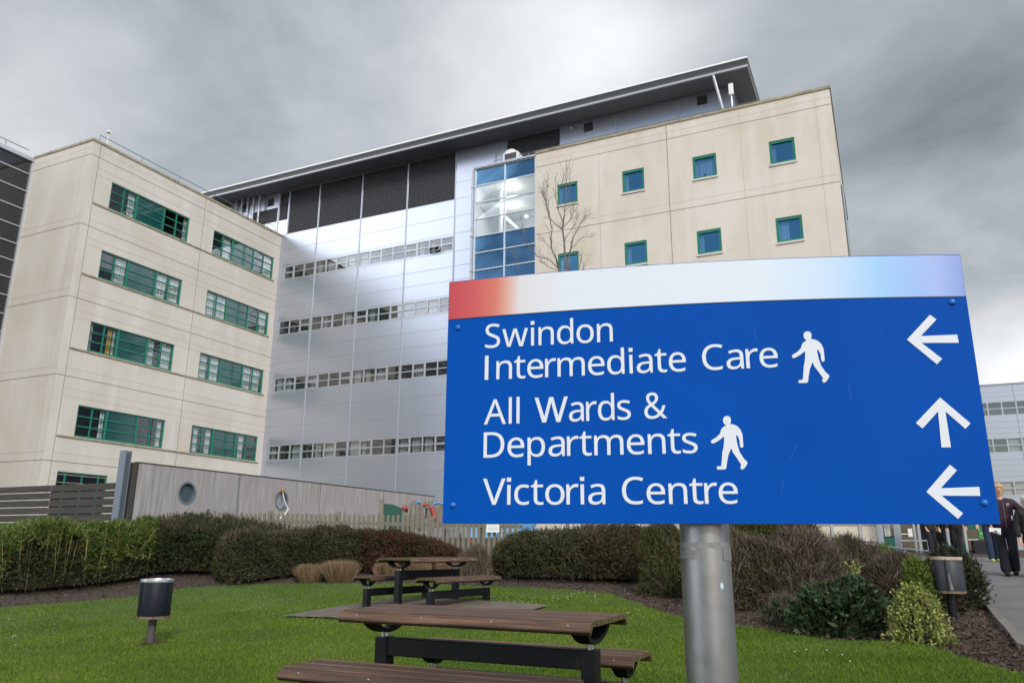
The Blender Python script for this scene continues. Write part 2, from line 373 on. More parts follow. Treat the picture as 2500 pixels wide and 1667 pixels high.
# ------------------------------------------------------------------ building helpers
def fbox(mb, f, u0, u1, z0, z1, d0, d1):
    mb.add([f(u0, z0, d0), f(u1, z0, d0), f(u1, z0, d1), f(u0, z0, d1), f(u0, z1, d0), f(u1, z1, d0), f(u1, z1, d1), f(u0, z1, d1)],
           [(0, 3, 2, 1), (4, 5, 6, 7), (0, 1, 5, 4), (1, 2, 6, 5), (2, 3, 7, 6), (3, 0, 4, 7)])
def holed(mb, f, u0, u1, z0, z1, holes, depth):
    us = sorted({u0, u1, *[h[0] for h in holes], *[h[1] for h in holes]}); zs = sorted({z0, z1, *[h[2] for h in holes], *[h[3] for h in holes]})
    us = [u for u in us if u0 <= u <= u1]; zs = [z for z in zs if z0 <= z <= z1]
    for i in range(len(us)-1):
        for j in range(len(zs)-1):
            cu, cz = (us[i]+us[i+1])/2, (zs[j]+zs[j+1])/2
            if any(h[0] < cu < h[1] and h[2] < cz < h[3] for h in holes): continue
            mb.quad(f(us[i], zs[j], 0), f(us[i+1], zs[j], 0), f(us[i+1], zs[j+1], 0), f(us[i], zs[j+1], 0))
    for a_, b_, c_, d_ in holes:
        for p, q in (((a_, c_), (b_, c_)), ((b_, c_), (b_, d_)), ((b_, d_), (a_, d_)), ((a_, d_), (a_, c_))):
            mb.quad(f(*p, 0), f(*q, 0), f(*q, depth), f(*p, depth))
def rect(mb, f, u0, u1, z0, z1, d): mb.quad(f(u0, z0, d), f(u1, z0, d), f(u1, z1, d), f(u0, z1, d))
def room(parent, f, u0, u1, z0, z1, d0, d1, m, name='room'):
    mb = MB(); fbox(mb, f, u0-.05, u1+.05, z0-.05, z1+.05, d0, d1); mb.f.pop(2); mb.m.pop()
    return mb.build(name, m, parent)
def rail(name, path, posts, parent, m, h=.42, r=.022):
    mb = MB(); mb.tube(path, r, 6)
    for p in posts: mb.tube([p, (p[0], p[1], p[2]-h)], r*.9, 6)
    return mb.build(name, m, parent)

# ================================================================== hospital: left wing
HW = thing('hospital_wing', l2w(0, 0), YAW, 'four storey cream concrete hospital wing with wide green framed windows at left', 'building')
fL = lambda u, z, d: (-d, u, z)                # long face, u = y, inward -x
fN = lambda u, z, d: (u, -14.86+d, z)          # end face, u = x, inward +y
ROWS = [(17.83, 19.40), (13.80, 15.38), (9.77, 11.37), (5.28, 6.90)]
wins = [(-13.42, -7.96, z0, z1) for z0, z1 in ROWS] + [(-6.02, -.53, z0, z1) for z0, z1 in ROWS]
gwin = [(-14.0, -11.18, .6, 3.48), (-10.31, -7.5, .6, 3.48), (-6.0, -3.0, .6, 3.48)]
mb = MB()
holed(mb, fL, -14.86, 0, -1.5, 21.22, wins+gwin, .16)
holed(mb, fN, -5.0, 0, -1.5, 21.22, [], .1)
mb.quad((-5, -14.86, -1.5), (-5, 3, -1.5), (-5, 3, 21.22), (-5, -14.86, 21.22)); mb.quad((-5, -14.86, 21.0), (0, -14.86, 21.0), (0, -.02, 21.0), (-5, -.02, 21.0))
mb.build('wall', M['precast_l'], HW)
mb = MB(); mb.box(-5.0, .045, -14.905, -14.6, 21.22, 21.36); mb.box(-.25, .045, -14.6, -.03, 21.22, 21.36); mb.box(-5.0, -4.7, -14.6, -.03, 21.22, 21.36)
mb.build('coping', M['coping'], HW)
mb = MB(); mb.mi = 0
for k in range(5):
    z = 20.43-4.03*k - (.09 if k > 2 else 0) - (.26 if k == 4 else 0)
    fbox(mb, fL, -14.863, 0, z-.018, z+.018, -.004, .01); fbox(mb, fN, -5, .004, z-.018, z+.018, -.004, .01)
for s in (14.39, 6.92): fbox(mb, fL, -s-.012, -s+.012, -1, 21.2, -.006, .01)
mb.mi = 1
for k in range(5):
    z = 20.43-4.03*k - (.09 if k > 2 else 0)- (.26 if k == 4 else 0)
    for dz in (.41, -.62, -1.0): fbox(mb, fL, -14.38, -.01, z+dz-.011, z+dz+.011, -.003, .01)
    fbox(mb, fN, -5, .0, z+.40, z+.424, -.003, .01)
fbox(mb, fN, -.62, -.60, -1, 21.2, -.003, .01)
mb.build('panel_joint', [M['joint'], M['joint_soft']], HW)
mb = MB()
for z0, z1 in ROWS: fbox(mb, fL, -14.36, -.4, z0-.11, z0-.02, -.05, .06)
mb.build('sill_course', M['coping'], HW)
CURT = {0: [(.00, .06, 0), (.72, 1.0, 1), (2.85, 3.0, 0)], 4: [(.52, 1.0, 1), (2.6, 3.0, 1)], 1: [(.55, 1.0, 1), (2.05, 2.48, 1), (2.55, 3.0, 1)], 5: [(0, .48, 1), (.5, 1.0, 1), (2.0, 2.15, 0), (2.65, 3.0, 1)],
        2: [(0, .2, 1), (.68, .86, 2), (.86, 1., 1), (2.05, 2.35, 1), (2.62, 3.0, 1)], 6: [(0, .46, 1), (.52, 1., 1), (2.05, 2.45, 1), (2.5, 2.95, 1)], 3: [(.82, .98, 1), (2.8, 2.96, 1)], 7: [(.2, .42, 1), (.72, .95, 1), (2.2, 2.45, 1)]}
for wi, (u0, u1, z0, z1) in enumerate(wins):
    e = [u0, u0+1.75, u0+3.63, u1]
    mb = MB()
    for a_, b_ in ((u0, u0+.075), (u1-.075, u1)): fbox(mb, fL, a_, b_, z0, z1, .05, .15)
    for a_, b_ in ((z0, z0+.085), (z1-.07, z1)): fbox(mb, fL, u0+.075, u1-.075, a_, b_, .052, .148)
    for m_ in e[1:3]: fbox(mb, fL, m_-.05, m_+.05, z0+.085, z1-.07, .045, .152)
    zr = [z0+(z1-z0)*q for q in (.345, .66)]
    for i in range(3):
        a_, b_ = e[i]+(.05 if i else .075), e[i+1]-(.05 if i < 2 else .075)
        for z in zr: fbox(mb, fL, a_, b_, z-.03, z+.03, .055, .14)
        if i != 1:
            c_ = (e[i]+e[i+1])/2
            for lo, hi in ((z0+.085, zr[0]-.03), (zr[0]+.03, zr[1]-.03), (zr[1]+.03, z1-.07)): fbox(mb, fL, c_-.028, c_+.028, lo, hi, .057, .138)
        elif wi > 3:
            c_ = (e[i]+e[i+1])/2; fbox(mb, fL, c_-.012, c_+.012, z0+.085, z1-.07, .085, .1)
    w = mb.build('window', M['green'], HW)
    for i in (0, 2):
        mb = MB(); rect(mb, fL, e[i]+.04, e[i+1]-.04, z0+.05, z1-.05, .11); mb.build('pane', M['glass'], w)
    mb = MB(); rect(mb, fL, e[1]+.04, e[2]-.04, z0+.05, z1-.05, .10); mb.build('spandrel_pane', M['teal_glass'], w)
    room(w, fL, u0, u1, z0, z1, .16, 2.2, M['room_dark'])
    for a_, b_, kind in CURT.get(wi, []):
        ia, fa = int(a_), a_-int(a_); ib = min(int(b_-1e-6), 2); fb_ = b_-ib
        ua = e[ia]+fa*(e[ia+1]-e[ia]); ub = e[ib]+fb_*(e[ib+1]-e[ib])
        mb = MB(); n = max(4, int((ub-ua)/.05)); us = np.linspace(ua+.02, ub-.02, n+1)
        for j in range(n):
            d0, d1 = .24+.025*math.sin(j*2.1), .24+.025*math.sin((j+1)*2.1)
            mb.quad(fL(us[j], z0+.06, d0), fL(us[j+1], z0+.06, d1), fL(us[j+1], z1-.03, d1), fL(us[j], z1-.03, d0))
        mb.build('curtain', M['curtain_yellow'] if kind == 2 else M['curtain'], w)
for u0, u1, z0, z1 in gwin:
    mb = MB()
    for a_, b_ in ((u0, u0+.07), (u1-.07, u1)): fbox(mb, fL, a_, b_, z0, z1, .05, .15)
    fbox(mb, fL, u0+.07, u1-.07, z1-.07, z1, .052, .148)
    for k in (.17, .5, .83): c_ = u0+(u1-u0)*k; fbox(mb, fL, c_-.035, c_+.035, z0, z1-.07, .055, .14)
    w = mb.build('window', M['green'], HW); mb = MB(); rect(mb, fL, u0+.05, u1-.05, z0, z1-.05, .11); mb.build('pane', M['glass_black'], w)
rail('roof_rail', [(.0, -14.55, 21.36), (-.12, -14.45, 21.78), (-.12, -8, 21.78), (-.12, -.9, 21.78), (-.12, -.55, 21.7), (-.12, -.5, 21.4)],
     [(-.12, y, 21.78) for y in (-11.7, -9.0, -6.3, -3.2, -1.3)], HW, M['rail'])
mb = MB(); mb.tube([(-.1, -14.0, 21.3), (-.1, -14.0, 22.15)], .02, 6); mb.box(-.22, .02, -14.12, -13.9, 22.15, 22.22); mb.box(-.16, -.04, -14.06, -13.94, 22.22, 22.3)
mb.build('lightning_finial', M['white'], HW)

# dark curtain-walled wing
GW = thing('glass_wing', l2w(-5, -14.86), YAW, 'dark glass curtain walled wing at the left edge beyond the cream end wall', 'building')
fG = lambda u, z, d: (-d, -u, z)
zs = [21.05, 20.21, 19.16, 18.08, 17.02, 16.0, 15.01, 14.02, 13.01, 11.97]
while zs[-1] > 0: zs.append(zs[-1]-1.02)
mb = MB(); mb.quad(fG(0, -1, .05), fG(22, -1, .05), fG(22, 21.05, .05), fG(0, 21.05, .05)); mb.quad((-14, 0, -1), (-.05, 0, -1), (-.05, 0, 21.05), (-14, 0, 21.05)); mb.build('glazing', M['glass_black'], GW)
mb = MB()
for z in zs[1:]: fbox(mb, fG, .05, 22, z-.028, z+.028, -.03, .06)
mb.build('transom', M['alu'], GW)
mb = MB(); fbox(mb, fG, 0, .10, -1, 21.0, -.04, .06); fbox(mb, fG, 0, 22, 21.0, 21.22, -.10, .5); mb.build('edge_trim', M['alu'], GW)
rail('roof_rail', [(-.3, -.2, 21.75), (-.3, -22, 21.75)], [(-.3, y, 21.75) for y in (-1.5, -4, -6.5, -9)], GW, M['rail'], h=.55)

# ================================================================== hospital: silver block
SB = thing('hospital_block', l2w(8, 0), YAW, 'silver metal clad hospital block with dark louvre bays under an overhanging roof', 'building')
O = 8.0
fS = lambda u, z, d: (u-O, d, z)
BAY = [-.45, 3.22, 6.87, 10.54, 14.17]
STR = [(17.86, 18.87), (13.87, 14.87), (9.90, 10.88), (5.33, 6.36)]
lou = [(.55, 3.17, 21.34, 24.66)]+[(BAY[i]+.06, BAY[i+1]-.06, 21.34, 24.66) for i in range(1, 4)]+[(-.38, .40, 22.47, 24.66), (-2.95, -.56, 22.47, 23.58), (17.8, 21.36, 23.2, 24.66)]
vents = [(-1.62, -.99, 23.80, 24.46), (-4.0, -3.3, 23.8, 24.46), (22.89, 23.48, 23.94, 24.58), (29.65, 30.23, 23.98, 24.58)]
holes = [(.5, 14.12, z0, z1) for z0, z1 in STR] + lou + vents
mb = MB(); holed(mb, fS, -14, 31.7, -1.5, 24.74, holes, .1)
mb.quad((31.7-O, 0, -1.5), (31.7-O, 15, -1.5), (31.7-O, 15, 24.74), (31.7-O, 0, 24.74)); mb.quad((-14-O, 0, -1.5), (-14-O, 15, -1.5), (-14-O, 15, 24.74), (-14-O, 0, 24.74)); mb.quad((-14-O, 15, -1.5), (31.7-O, 15, -1.5), (31.7-O, 15, 24.74), (-14-O, 15, 24.74))
mb.build('wall', M['silver'], SB)
mb = MB()
for u in [-4.1, -.45, 3.22, 6.87, 10.54, 14.17, 17.05, 24.91, 28.61]:
    segs = [(-1, 24.7)]
    fbox(mb, fS, u-.045, u+.045, -1, 24.7, -.035, .0)
fbox(mb, fS, .46, .54, 21.3, 24.7, -.03, .0)
mb.build('cover_strip', M['silver_rib'], SB)
mb = MB()
hz = [24.0, 22.46, 21.32, 20.14, 18.97, 17.78, 16.81, 15.9, 14.95, 13.80, 12.85, 11.9, 10.95, 9.83, 8.75, 7.57, 6.42, 5.27, 4.23, 3.11, 2.0, .9]
segs = [(BAY[i]+.05, BAY[i+1]-.05) for i in range(4)]+[(14.22, 17.0)]
for z in hz:
    for a_, b_ in segs:
        if any(q[0] < z < q[1] for q in STR) and a_ < 14: continue
        if z > 21.4 and a_ < 14: continue
        fbox(mb, fS, a_, b_, z-.012, z+.012, -.003, .0)
fbox(mb, fS, .40, .42, -1, 21.3, -.003, .0)
mb.build('panel_joint', M['silver_joint'], SB)
for i, (u0, u1, z0, z1) in enumerate(lou+vents):
    mb = MB(); mb.mi = 1; rect(mb, fS, u0-.02, u1+.02, z0-.02, z1+.02, .16); mb.mi = 0
    n = int((z1-z0)/.14)
    for k in range(n):
        z = z0+(k+.5)*(z1-z0)/n; h = (z1-z0)/n
        mb.add([fS(u0, z-h*.50, .0), fS(u1, z-h*.50, .0), fS(u1, z+h*.30, .10), fS(u0, z+h*.30, .10), fS(u0, z-h*.34, .0), fS(u1, z-h*.34, .0), fS(u1, z+h*.46, .10), fS(u0, z+h*.46, .10)],
               [(0, 3, 2, 1), (4, 5, 6, 7), (0, 1, 5, 4), (2, 3, 7, 6)])
    mb.build('louvre' if i < len(lou) else 'vent_grille', [M['louvre'], M['louvre_dark']], SB)
for si, (z0, z1) in enumerate(STR):
    for bi in range(4):
        u0, u1 = max(.5, BAY[bi]+.045), BAY[bi+1]-.045
        if bi == 3: u1 = 14.12
        ncol = 3 if bi == 0 else 4
        zm = z0+(z1-z0)*.5
        ue = np.linspace(u0, u1, ncol+1)
        mb = MB()
        for z_, t in ((z0+.03, .03), (zm, .028), (z1-.03, .03)): fbox(mb, fS, u0, u1, z_-t, z_+t, .0, .07)
        for u in ue:
            ua, ub = max(u0, u-.035), min(u1, u+.035)
            for lo, hi in ((z0+.06, zm-.028), (zm+.028, z1-.06)): fbox(mb, fS, ua, ub, lo, hi, .002, .068)
        for c in range(ncol):
            if (c+bi+si) % 3 == 0:      # opening lights have a second sash frame
                for lo, hi in ((z0+.06, zm-.028), (zm+.028, z1-.06)):
                    a_, b_ = ue[c]+.035, ue[c+1]-.035
                    fbox(mb, fS, a_, b_, lo, lo+.035, -.01, .05); fbox(mb, fS, a_, b_, hi-.035, hi, -.01, .05)
                    fbox(mb, fS, a_, a_+.035, lo+.035, hi-.035, -.01, .05); fbox(mb, fS, b_-.035, b_, lo+.035, hi-.035, -.01, .05)
        w = mb.build('window', M['alu'], SB)
        mb = MB()
        for c in range(ncol):
            for r_, (lo, hi) in enumerate(((z0+.05, zm), (zm, z1-.05))):
                if si == 0 and bi == 3 and c == 2 and r_ == 0: continue
                rect(mb, fS, ue[c]+.01, ue[c+1]-.01, lo, hi, .04)
        mb.build('pane', M['glass_mirror'], w)
        if si == 0 and bi == 3:
            a_, b_ = ue[2]+.03, ue[3]-.03; mb = MB(); H = zm-z0-.07
            for k0, k1, v0, v1 in ((a_, b_, 0, .05), (a_, b_, H-.05, H), (a_, a_+.05, .05, H-.05), (b_-.05, b_, .05, H-.05)):
                mb.add([fS(u, zm-.03-v*math.cos(.5)+dd*.0, -v*math.sin(.5)-dd) for dd in (0, .04) for u, v in ((k0, v0), (k1, v0), (k1, v1), (k0, v1))], [(0, 1, 2, 3), (4, 7, 6, 5), (0, 4, 5, 1), (1, 5, 6, 2), (2, 6, 7, 3), (3, 7, 4, 0)])
            mb.mi = 1; mb.quad(*[fS(u, zm-.03-v*math.cos(.5), -v*math.sin(.5)-.02) for u, v in ((a_, 0), (b_, 0), (b_, H), (a_, H))])
            mb.build('open_sash', [M['alu'], M['glass_mirror']], w)
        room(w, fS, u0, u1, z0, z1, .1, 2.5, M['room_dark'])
        for c in range(ncol):
            if rng.random() < .45:
                mb = MB(); a_, b_ = ue[c]+.05, ue[c]+.05+rng.uniform(.25, .8); rect(mb, fS, a_, min(b_, ue[c+1]-.04), z0+.02, z1-.02, .22+.03*rng.random()); mb.build('curtain', M['curtain'], w)
mb = MB()
for u in (-4.33, -3.74, -3.16, -2.62, -2.04): mb.tube([fS(u, 20.8, -.35), fS(u, 24.72, -.35)], .085, 10)
mb.sm = True; mb.build('flue_pipe', M['steel_grey'], SB)
mb = MB(); mb.tube([fS(22.15, 24.42, 0), fS(22.2, 24.36, -.25), fS(22.25, 24.2, -.42)], .06, 8); mb.sm = True; mb.build('vent_pipe', M['steel_grey'], SB)
# roof: an aerofoil edge swept round the front and the right end
prof = [(1.35, 25.36, 0), (1.50, 25.33, 0), (1.62, 25.27, 0), (1.69, 25.19, 0), (1.70, 25.12, 1), (1.66, 25.03, 1), (1.61, 24.90, 1), (1.585, 24.78, 1), (1.59, 24.745, 2), (1.66, 24.735, 2), (1.665, 24.66, 2), (1.60, 24.63, 3), (1.2, 24.66, 3), (0, 24.76, 3), (-.05, 24.76, 3)]
mb = MB(); n = len(prof)
xr = 31.7; kx = .62
ringL = [(-14-O, -o, z) for o, z, _ in prof]; ringC = [(xr-O+o*kx, -o, z) for o, z, _ in prof]; ringE = [(xr-O+o*kx, 16, z) for o, z, _ in prof]
for ra, rb in ((ringL, ringC), (ringC, ringE)):
    for i in range(n-1):
        mb.mi = prof[i][2]; mb.add([ra[i], rb[i], rb[i+1], ra[i+1]], [(0, 1, 2, 3)])
mb.mi = 0; mb.add([ringL[0], ringC[0], ringE[0], (-14-O, 16, 25.36)], [(0, 1, 2, 3)])
rf = mb.build('roof', [M['roof_white'], M['roof_belly'], M['alu'], M['soffit']], SB)
mb = MB(); mb.tube([fS(30.9, 24.66, -1.55), fS(31.5, 21.0, -.9)], [.085, .085], 10); mb.sm = True; mb.build('roof_strut', M['steel_grey'], SB)

# ================================================================== stair tower
ST = thing('stair_tower', l2w(19.3, -3.28), YAW, 'narrow glazed stair tower between the silver wall and the cream block', 'building')
fT = lambda u, z, d: (u-19.3, d, z)
U0, U1, UM = 17.40, 21.19, 19.29
tz = [21.12, 20.09, 19.05, 18.02, 16.96, 15.96, 14.92, 13.9]
while tz[-1] > .5: tz.append(tz[-1]-1.01)
clear = {1, 2, 3, 9, 10, 11}
mb = MB()
for u, t in ((U0, .05), (UM, .04), (U1, .05)):
    fbox(mb, fT, u-t, u+t, -1, 21.12, -.03, .10)
for z in tz:
    for a_, b_ in ((U0+.05, UM-.04), (UM+.04, U1-.05)): fbox(mb, fT, a_, b_, z-.03, z+.03, -.02, .09)
mb.build('mullion', M['alu'], ST)
for k in range(len(tz)-1):
    for a_, b_ in ((U0+.05, UM-.04), (UM+.04, U1-.05)):
        mb = MB(); tl = rng.normal(0, .004, 4)
        mb.quad(fT(a_, tz[k+1]+.03, .04+tl[0]), fT(b_, tz[k+1]+.03, .04+tl[1]), fT(b_, tz[k]-.03, .04+tl[2]), fT(a_, tz[k]-.03, .04+tl[3]))
        mb.build('pane' if k in clear else 'spandrel_pane', M['glass_clear'] if k in clear else M['blue_spandrel'], ST)
mb = MB(); mb.box(U0-19.42, U1-19.3+.02, -.10, 3.2, 21.15, 21.27); mb.build('roof_capping', M['steel_grey'], ST)
mb = MB(); mb.box(U0-19.3-.12, U0-19.3-.05, -.02, 3.24, -1, 21.13); mb.build('side_wall', M['steel_grey'], ST)
mb = MB(); mb.tube([(U0-19.3-.16, -.08, 0), (U0-19.3-.16, -.08, 21.1)], .05, 8)
for z in (20.0, 17.0, 14.9, 11.9): mb.box(U0-19.3-.24, U0-19.3-.05, -.14, -.02, z-.03, z+.03)
mb.build('downpipe', M['steel_grey'], ST)
mb = MB()
for zb, zt in ((16.98, 20.07),):
    fbox(mb, fT, U0+.06, U1-.06, zb, zt, .12, 3.0); mb.f.pop(2); mb.m.pop()
mb.build('landing_room', M['room_wall'], ST)
mb = MB(); fbox(mb, fT, U0+.1, U1-.1, 18.95, 19.12, .5, 2.9); fbox(mb, fT, U0+1.1, U0+1.22, 17.0, 20.0, .9, 1.1)
mb.add([fT(U0+1.0, 18.9, 1.2), fT(U0+2.6, 17.2, 1.2), fT(U0+2.6, 17.0, 1.2), fT(U0+1.0, 18.65, 1.2), fT(U0+1.0, 18.9, 1.35), fT(U0+2.6, 17.2, 1.35), fT(U0+2.6, 17.0, 1.35), fT(U0+1.0, 18.65, 1.35)], [(0, 1, 2, 3), (4, 7, 6, 5), (0, 4, 5, 1), (2, 6, 7, 3)])
mb.build('stair_flight', M['white'], ST)
lampm = bpy.data.materials.new('lamp_glow'); lampm.use_nodes = True; pb = lampm.node_tree.nodes['Principled BSDF']; pb.inputs['Emission Color'].default_value = (1, .85, .6, 1); pb.inputs['Emission Strength'].default_value = 3
for x, z, d in ((19.9, 18.42, 1.6), (21.0, 18.88, .6)):
    mb = MB(); mb.ell(fT(x, z, d), (.11, .11, .08), 10, 6); mb.build('lamp', lampm, ST)
for x, z in ((19.3, 18.6), (19.3, 19.8)):
    ld = bpy.data.lights.new('stair_lamp', 'POINT'); ld.energy = 55; ld.color = (1, .93, .82); ld.shadow_soft_size = .3
    lo_ = bpy.data.objects.new('stair_lamp', ld); COL.objects.link(lo_); lo_.parent = ST; lo_.location = fT(x, z, .8)
rail('roof_rail', [(18.42-19.3, .3, 21.35), (18.42-19.3, .3, 21.62), (22.3-19.3, .3, 21.66)], [(x-19.3, .3, 21.64) for x in (20.6, 22.2)], ST, M['rail'], h=.35)
VC = thing('vent_cowl', l2w(19.6, -2.9, 21.27), YAW, 'small white domed extractor cowl standing on the glazed stair tower roof', 'roof vent')
mb = MB(); mb.box(-.48, .42, -.3, .4, 0, .12); mb.box(-.48, -.41, -.3, .4, .12, .5); mb.box(.35, .42, -.3, .4, .12, .5); mb.box(-.48, .42, -.3, .4, .5, .56)
vs = [(.62*math.cos(t)*.55-.03, y, .56+.2*math.sin(t)) for y in (-.3, .4) for t in np.linspace(0, PI, 9)]
mb.add(vs, [(i, i+1, 10+i, 9+i) for i in range(8)]+[tuple(range(9)), tuple(range(17, 8, -1))]); mb.build('casing', M['white'], VC)
mb = MB()
for k in range(5): mb.box(-.41, .35, -.27, -.22, .13+k*.075, .17+k*.075)
mb.box(-.41, .35, -.2, -.15, .12, .5); mb.build('grille', M['louvre'], VC)

# ================================================================== cream ward block
WB = thing('ward_block', l2w(28.8, -3.33), YAW, 'cream concrete hospital block with small square green framed windows behind the blue sign', 'building')
fW = lambda u, z, d: (u-28.8, d, z)
fWr = lambda u, z, d: (36.55-28.8-d, u, z)
wx = [22.49, 26.17, 29.87, 33.59]; bz = [17.79-4.03*k for k in range(5)]
bw = [(x, x+1.18, z+.1, z+1.33) for z in bz for x in wx]
mb = MB(); holed(mb, fW, 21.21, 36.55, -1.2, 21.27, bw, .14)
holed(mb, fWr, 0, 17, -1.2, 21.27, [(7, 9, z, z+1.3) for z in bz], .12)
mb.quad((21.21-28.8, 0, -1.2), (21.21-28.8, 3.3, -1.2), (21.21-28.8, 3.3, 21.27), (21.21-28.8, 0, 21.27)); mb.quad((21.21-28.8, .3, 21.0), (36.5-28.8, .3, 21.0), (36.5-28.8, 17, 21.0), (21.21-28.8, 17, 21.0))
mb.build('wall', M['precast_r'], WB)
mb = MB(); mb.box(21.19-28.8, 36.60-28.8, -.05, .28, 21.27, 21.41); mb.box(36.27-28.8, 36.60-28.8, .28, 17, 21.27, 21.41); mb.build('coping', M['coping'], WB)
mb = MB()
for k in range(5): fbox(mb, fW, 21.21, 36.555, 20.44-4.03*k-.016, 20.44-4.03*k+.016, -.004, .01); fbox(mb, fWr, -.003, 17, 20.44-4.03*k-.016, 20.44-4.03*k+.016, -.004, .01)
fbox(mb, fW, 28.60, 28.63, -1, 21.25, -.006, .01)
mb.mi = 1
for k in range(5): fbox(mb, fW, 21.21, 36.5, 20.83-4.03*k-.009, 20.83-4.03*k+.009, -.003, .01)
for u in (24.9, 32.3, 35.85): fbox(mb, fW, u-.008, u+.008, -1, 21.25, -.005, .01)
mb.build('panel_joint', [M['joint'], M['joint_soft']], WB)
for i, (u0, u1, z0, z1) in enumerate(bw):
    mb = MB()
    for a_, b_ in ((u0, u0+.07), (u1-.07, u1)): fbox(mb, fW, a_, b_, z0, z1, .03, .13)
    fbox(mb, fW, u0+.07, u1-.07, z0, z0+.07, .032, .128); fbox(mb, fW, u0+.07, u1-.07, z1-.13, z1, .032, .128)
    fbox(mb, fW, u0+.12, u1-.12, z1-.15, z1-.13, .0, .05)
    for a_, b_ in ((u0+.07, u0+.12), (u1-.12, u1-.07)): fbox(mb, fW, a_, b_, z0+.07, z1-.13, .05, .11)
    fbox(mb, fW, u0+.12, u1-.12, z0+.07, z0+.12, .052, .108)
    w = mb.build('window', M['green'], WB)
    mb = MB(); rect(mb, fW, u0+.1, u1-.1, z0+.1, z1-.12, .08); mb.build('pane', M['glass_blue'], w)
    mb = MB(); fbox(mb, fW, u0-.03, u1+.03, z0-.10, z0-.004, -.06, .1); mb.build('sill', M['precast_l'], w)
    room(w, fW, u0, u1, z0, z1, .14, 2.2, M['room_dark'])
    full = i == 2
    mb = MB(); a_ = u0+.1; b_ = u1-.1 if full else u0+(.22, .30, .5, .28, .3, .3, .32, .58)[i % 8]; n = 8; us = np.linspace(a_, b_, n+1)
    for j in range(n):
        d0, d1 = .2+.02*(j % 2), .2+.02*((j+1) % 2); mb.quad(fW(us[j], z0+.05, d0), fW(us[j+1], z0+.05, d1), fW(us[j+1], z1-.1, d1), fW(us[j], z1-.1, d0))
    mb.build('curtain', M['curtain'], w)
    if i == 2: mb = MB(); mb.ell(fW(u0+.55, z0+.24, .16), (.06, .03, .07)); mb.build('ornament', M['room_dark'], w)
mb = MB()
for y, zt in ((.9, 16.6), (1.5, 12.5)): mb.tube([(36.62-28.8, y, -1), (36.62-28.8, y, zt)], .055, 8)
mb.build('downpipe', M['rail'], WB)
rail('roof_rail', [(22.4-28.8, .35, 21.68), (33.2-28.8, .35, 21.70), (33.4-28.8, .35, 21.45)], [(x-28.8, .35, 21.68) for x in (23.9, 26.1, 28.3, 30.2, 32.0, 33.0)], WB, M['rail'], h=.35, r=.018)
AN = thing('antenna', l2w(31.9, -2.5, 21.0), YAW, 'white panel antenna on a pole by the roof end strut', 'antenna')
mb = MB(); mb.tube([(0, 0, 0), (0, 0, 2.0)], .05, 8); mb.tube([(-.25, .1, 0), (-.05, .05, 1.3)], .025, 6); mb.build('pole', M['steel_grey'], AN)
mb = MB(); mb.box(-.11, .13, -.13, .0, 1.6, 2.25); mb.build('panel', M['white'], AN, bevel=.03)

# distant block at the right edge
DB = thing('distant_building', l2w(60, 50), YAW, 'distant pale silver clad building with window bands at the right edge', 'building')
fD = lambda u, z, d: (u-60, d, z)
dst = [(12.83, 14.26), (9.19, 10.64), (5.08, 6.46), (1.2, 2.7)]
mb = MB(); holed(mb, fD, 38, 90, -1, 15.9, [(38.5, 89.5, a_, b_) for a_, b_ in dst], .1); mb.quad((-22, 0, -1), (-22, 20, -1), (-22, 20, 15.9), (-22, 0, 15.9)); mb.build('wall', M['silver'], DB)
mb = MB(); fbox(mb, fD, 37.9, 90, 15.9, 16.05, -.1, .3); mb.build('coping', M['steel_grey'], DB)
mb = MB()
for z in (15.2, 14.75, 12.2, 11.6, 11.1, 8.5, 8.0, 7.4, 6.9, 4.4, 3.8, 3.2): fbox(mb, fD, 38, 90, z-.015, z+.015, -.004, 0)
for u in np.arange(42.1, 90, 3.66): fbox(mb, fD, u-.03, u+.03, -1, 15.9, -.01, 0)
mb.build('panel_joint', M['silver_joint'], DB)
for z0, z1 in dst:
    mb = MB()
    for u in np.arange(38.5, 89, 1.22): fbox(mb, fD, u-.05, u+.05, z0, z1, -.01, .08)
    for z in (z0+.04, (z0+z1)/2, z1-.04): fbox(mb, fD, 38.5, 89.5, z-.04, z+.04, -.008, .078)
    w = mb.build('window', M['alu'], DB); mb = MB(); rect(mb, fD, 38.5, 89.5, z0, z1, .05); mb.build('pane', M['glass_mirror'], w)
    mb = MB()
    for u in np.arange(38.5, 89, 1.22):
        if rng.random() < .6: rect(mb, fD, u+.1, u+1.0, z0+.05+(z1-z0)*.5*(rng.random() < .4), z1-.05, .2)
    mb.build('curtain', M['curtain'], w)
    room(w, fD, 38.5, 89.5, z0, z1, .1, 2, M['room_wall'])

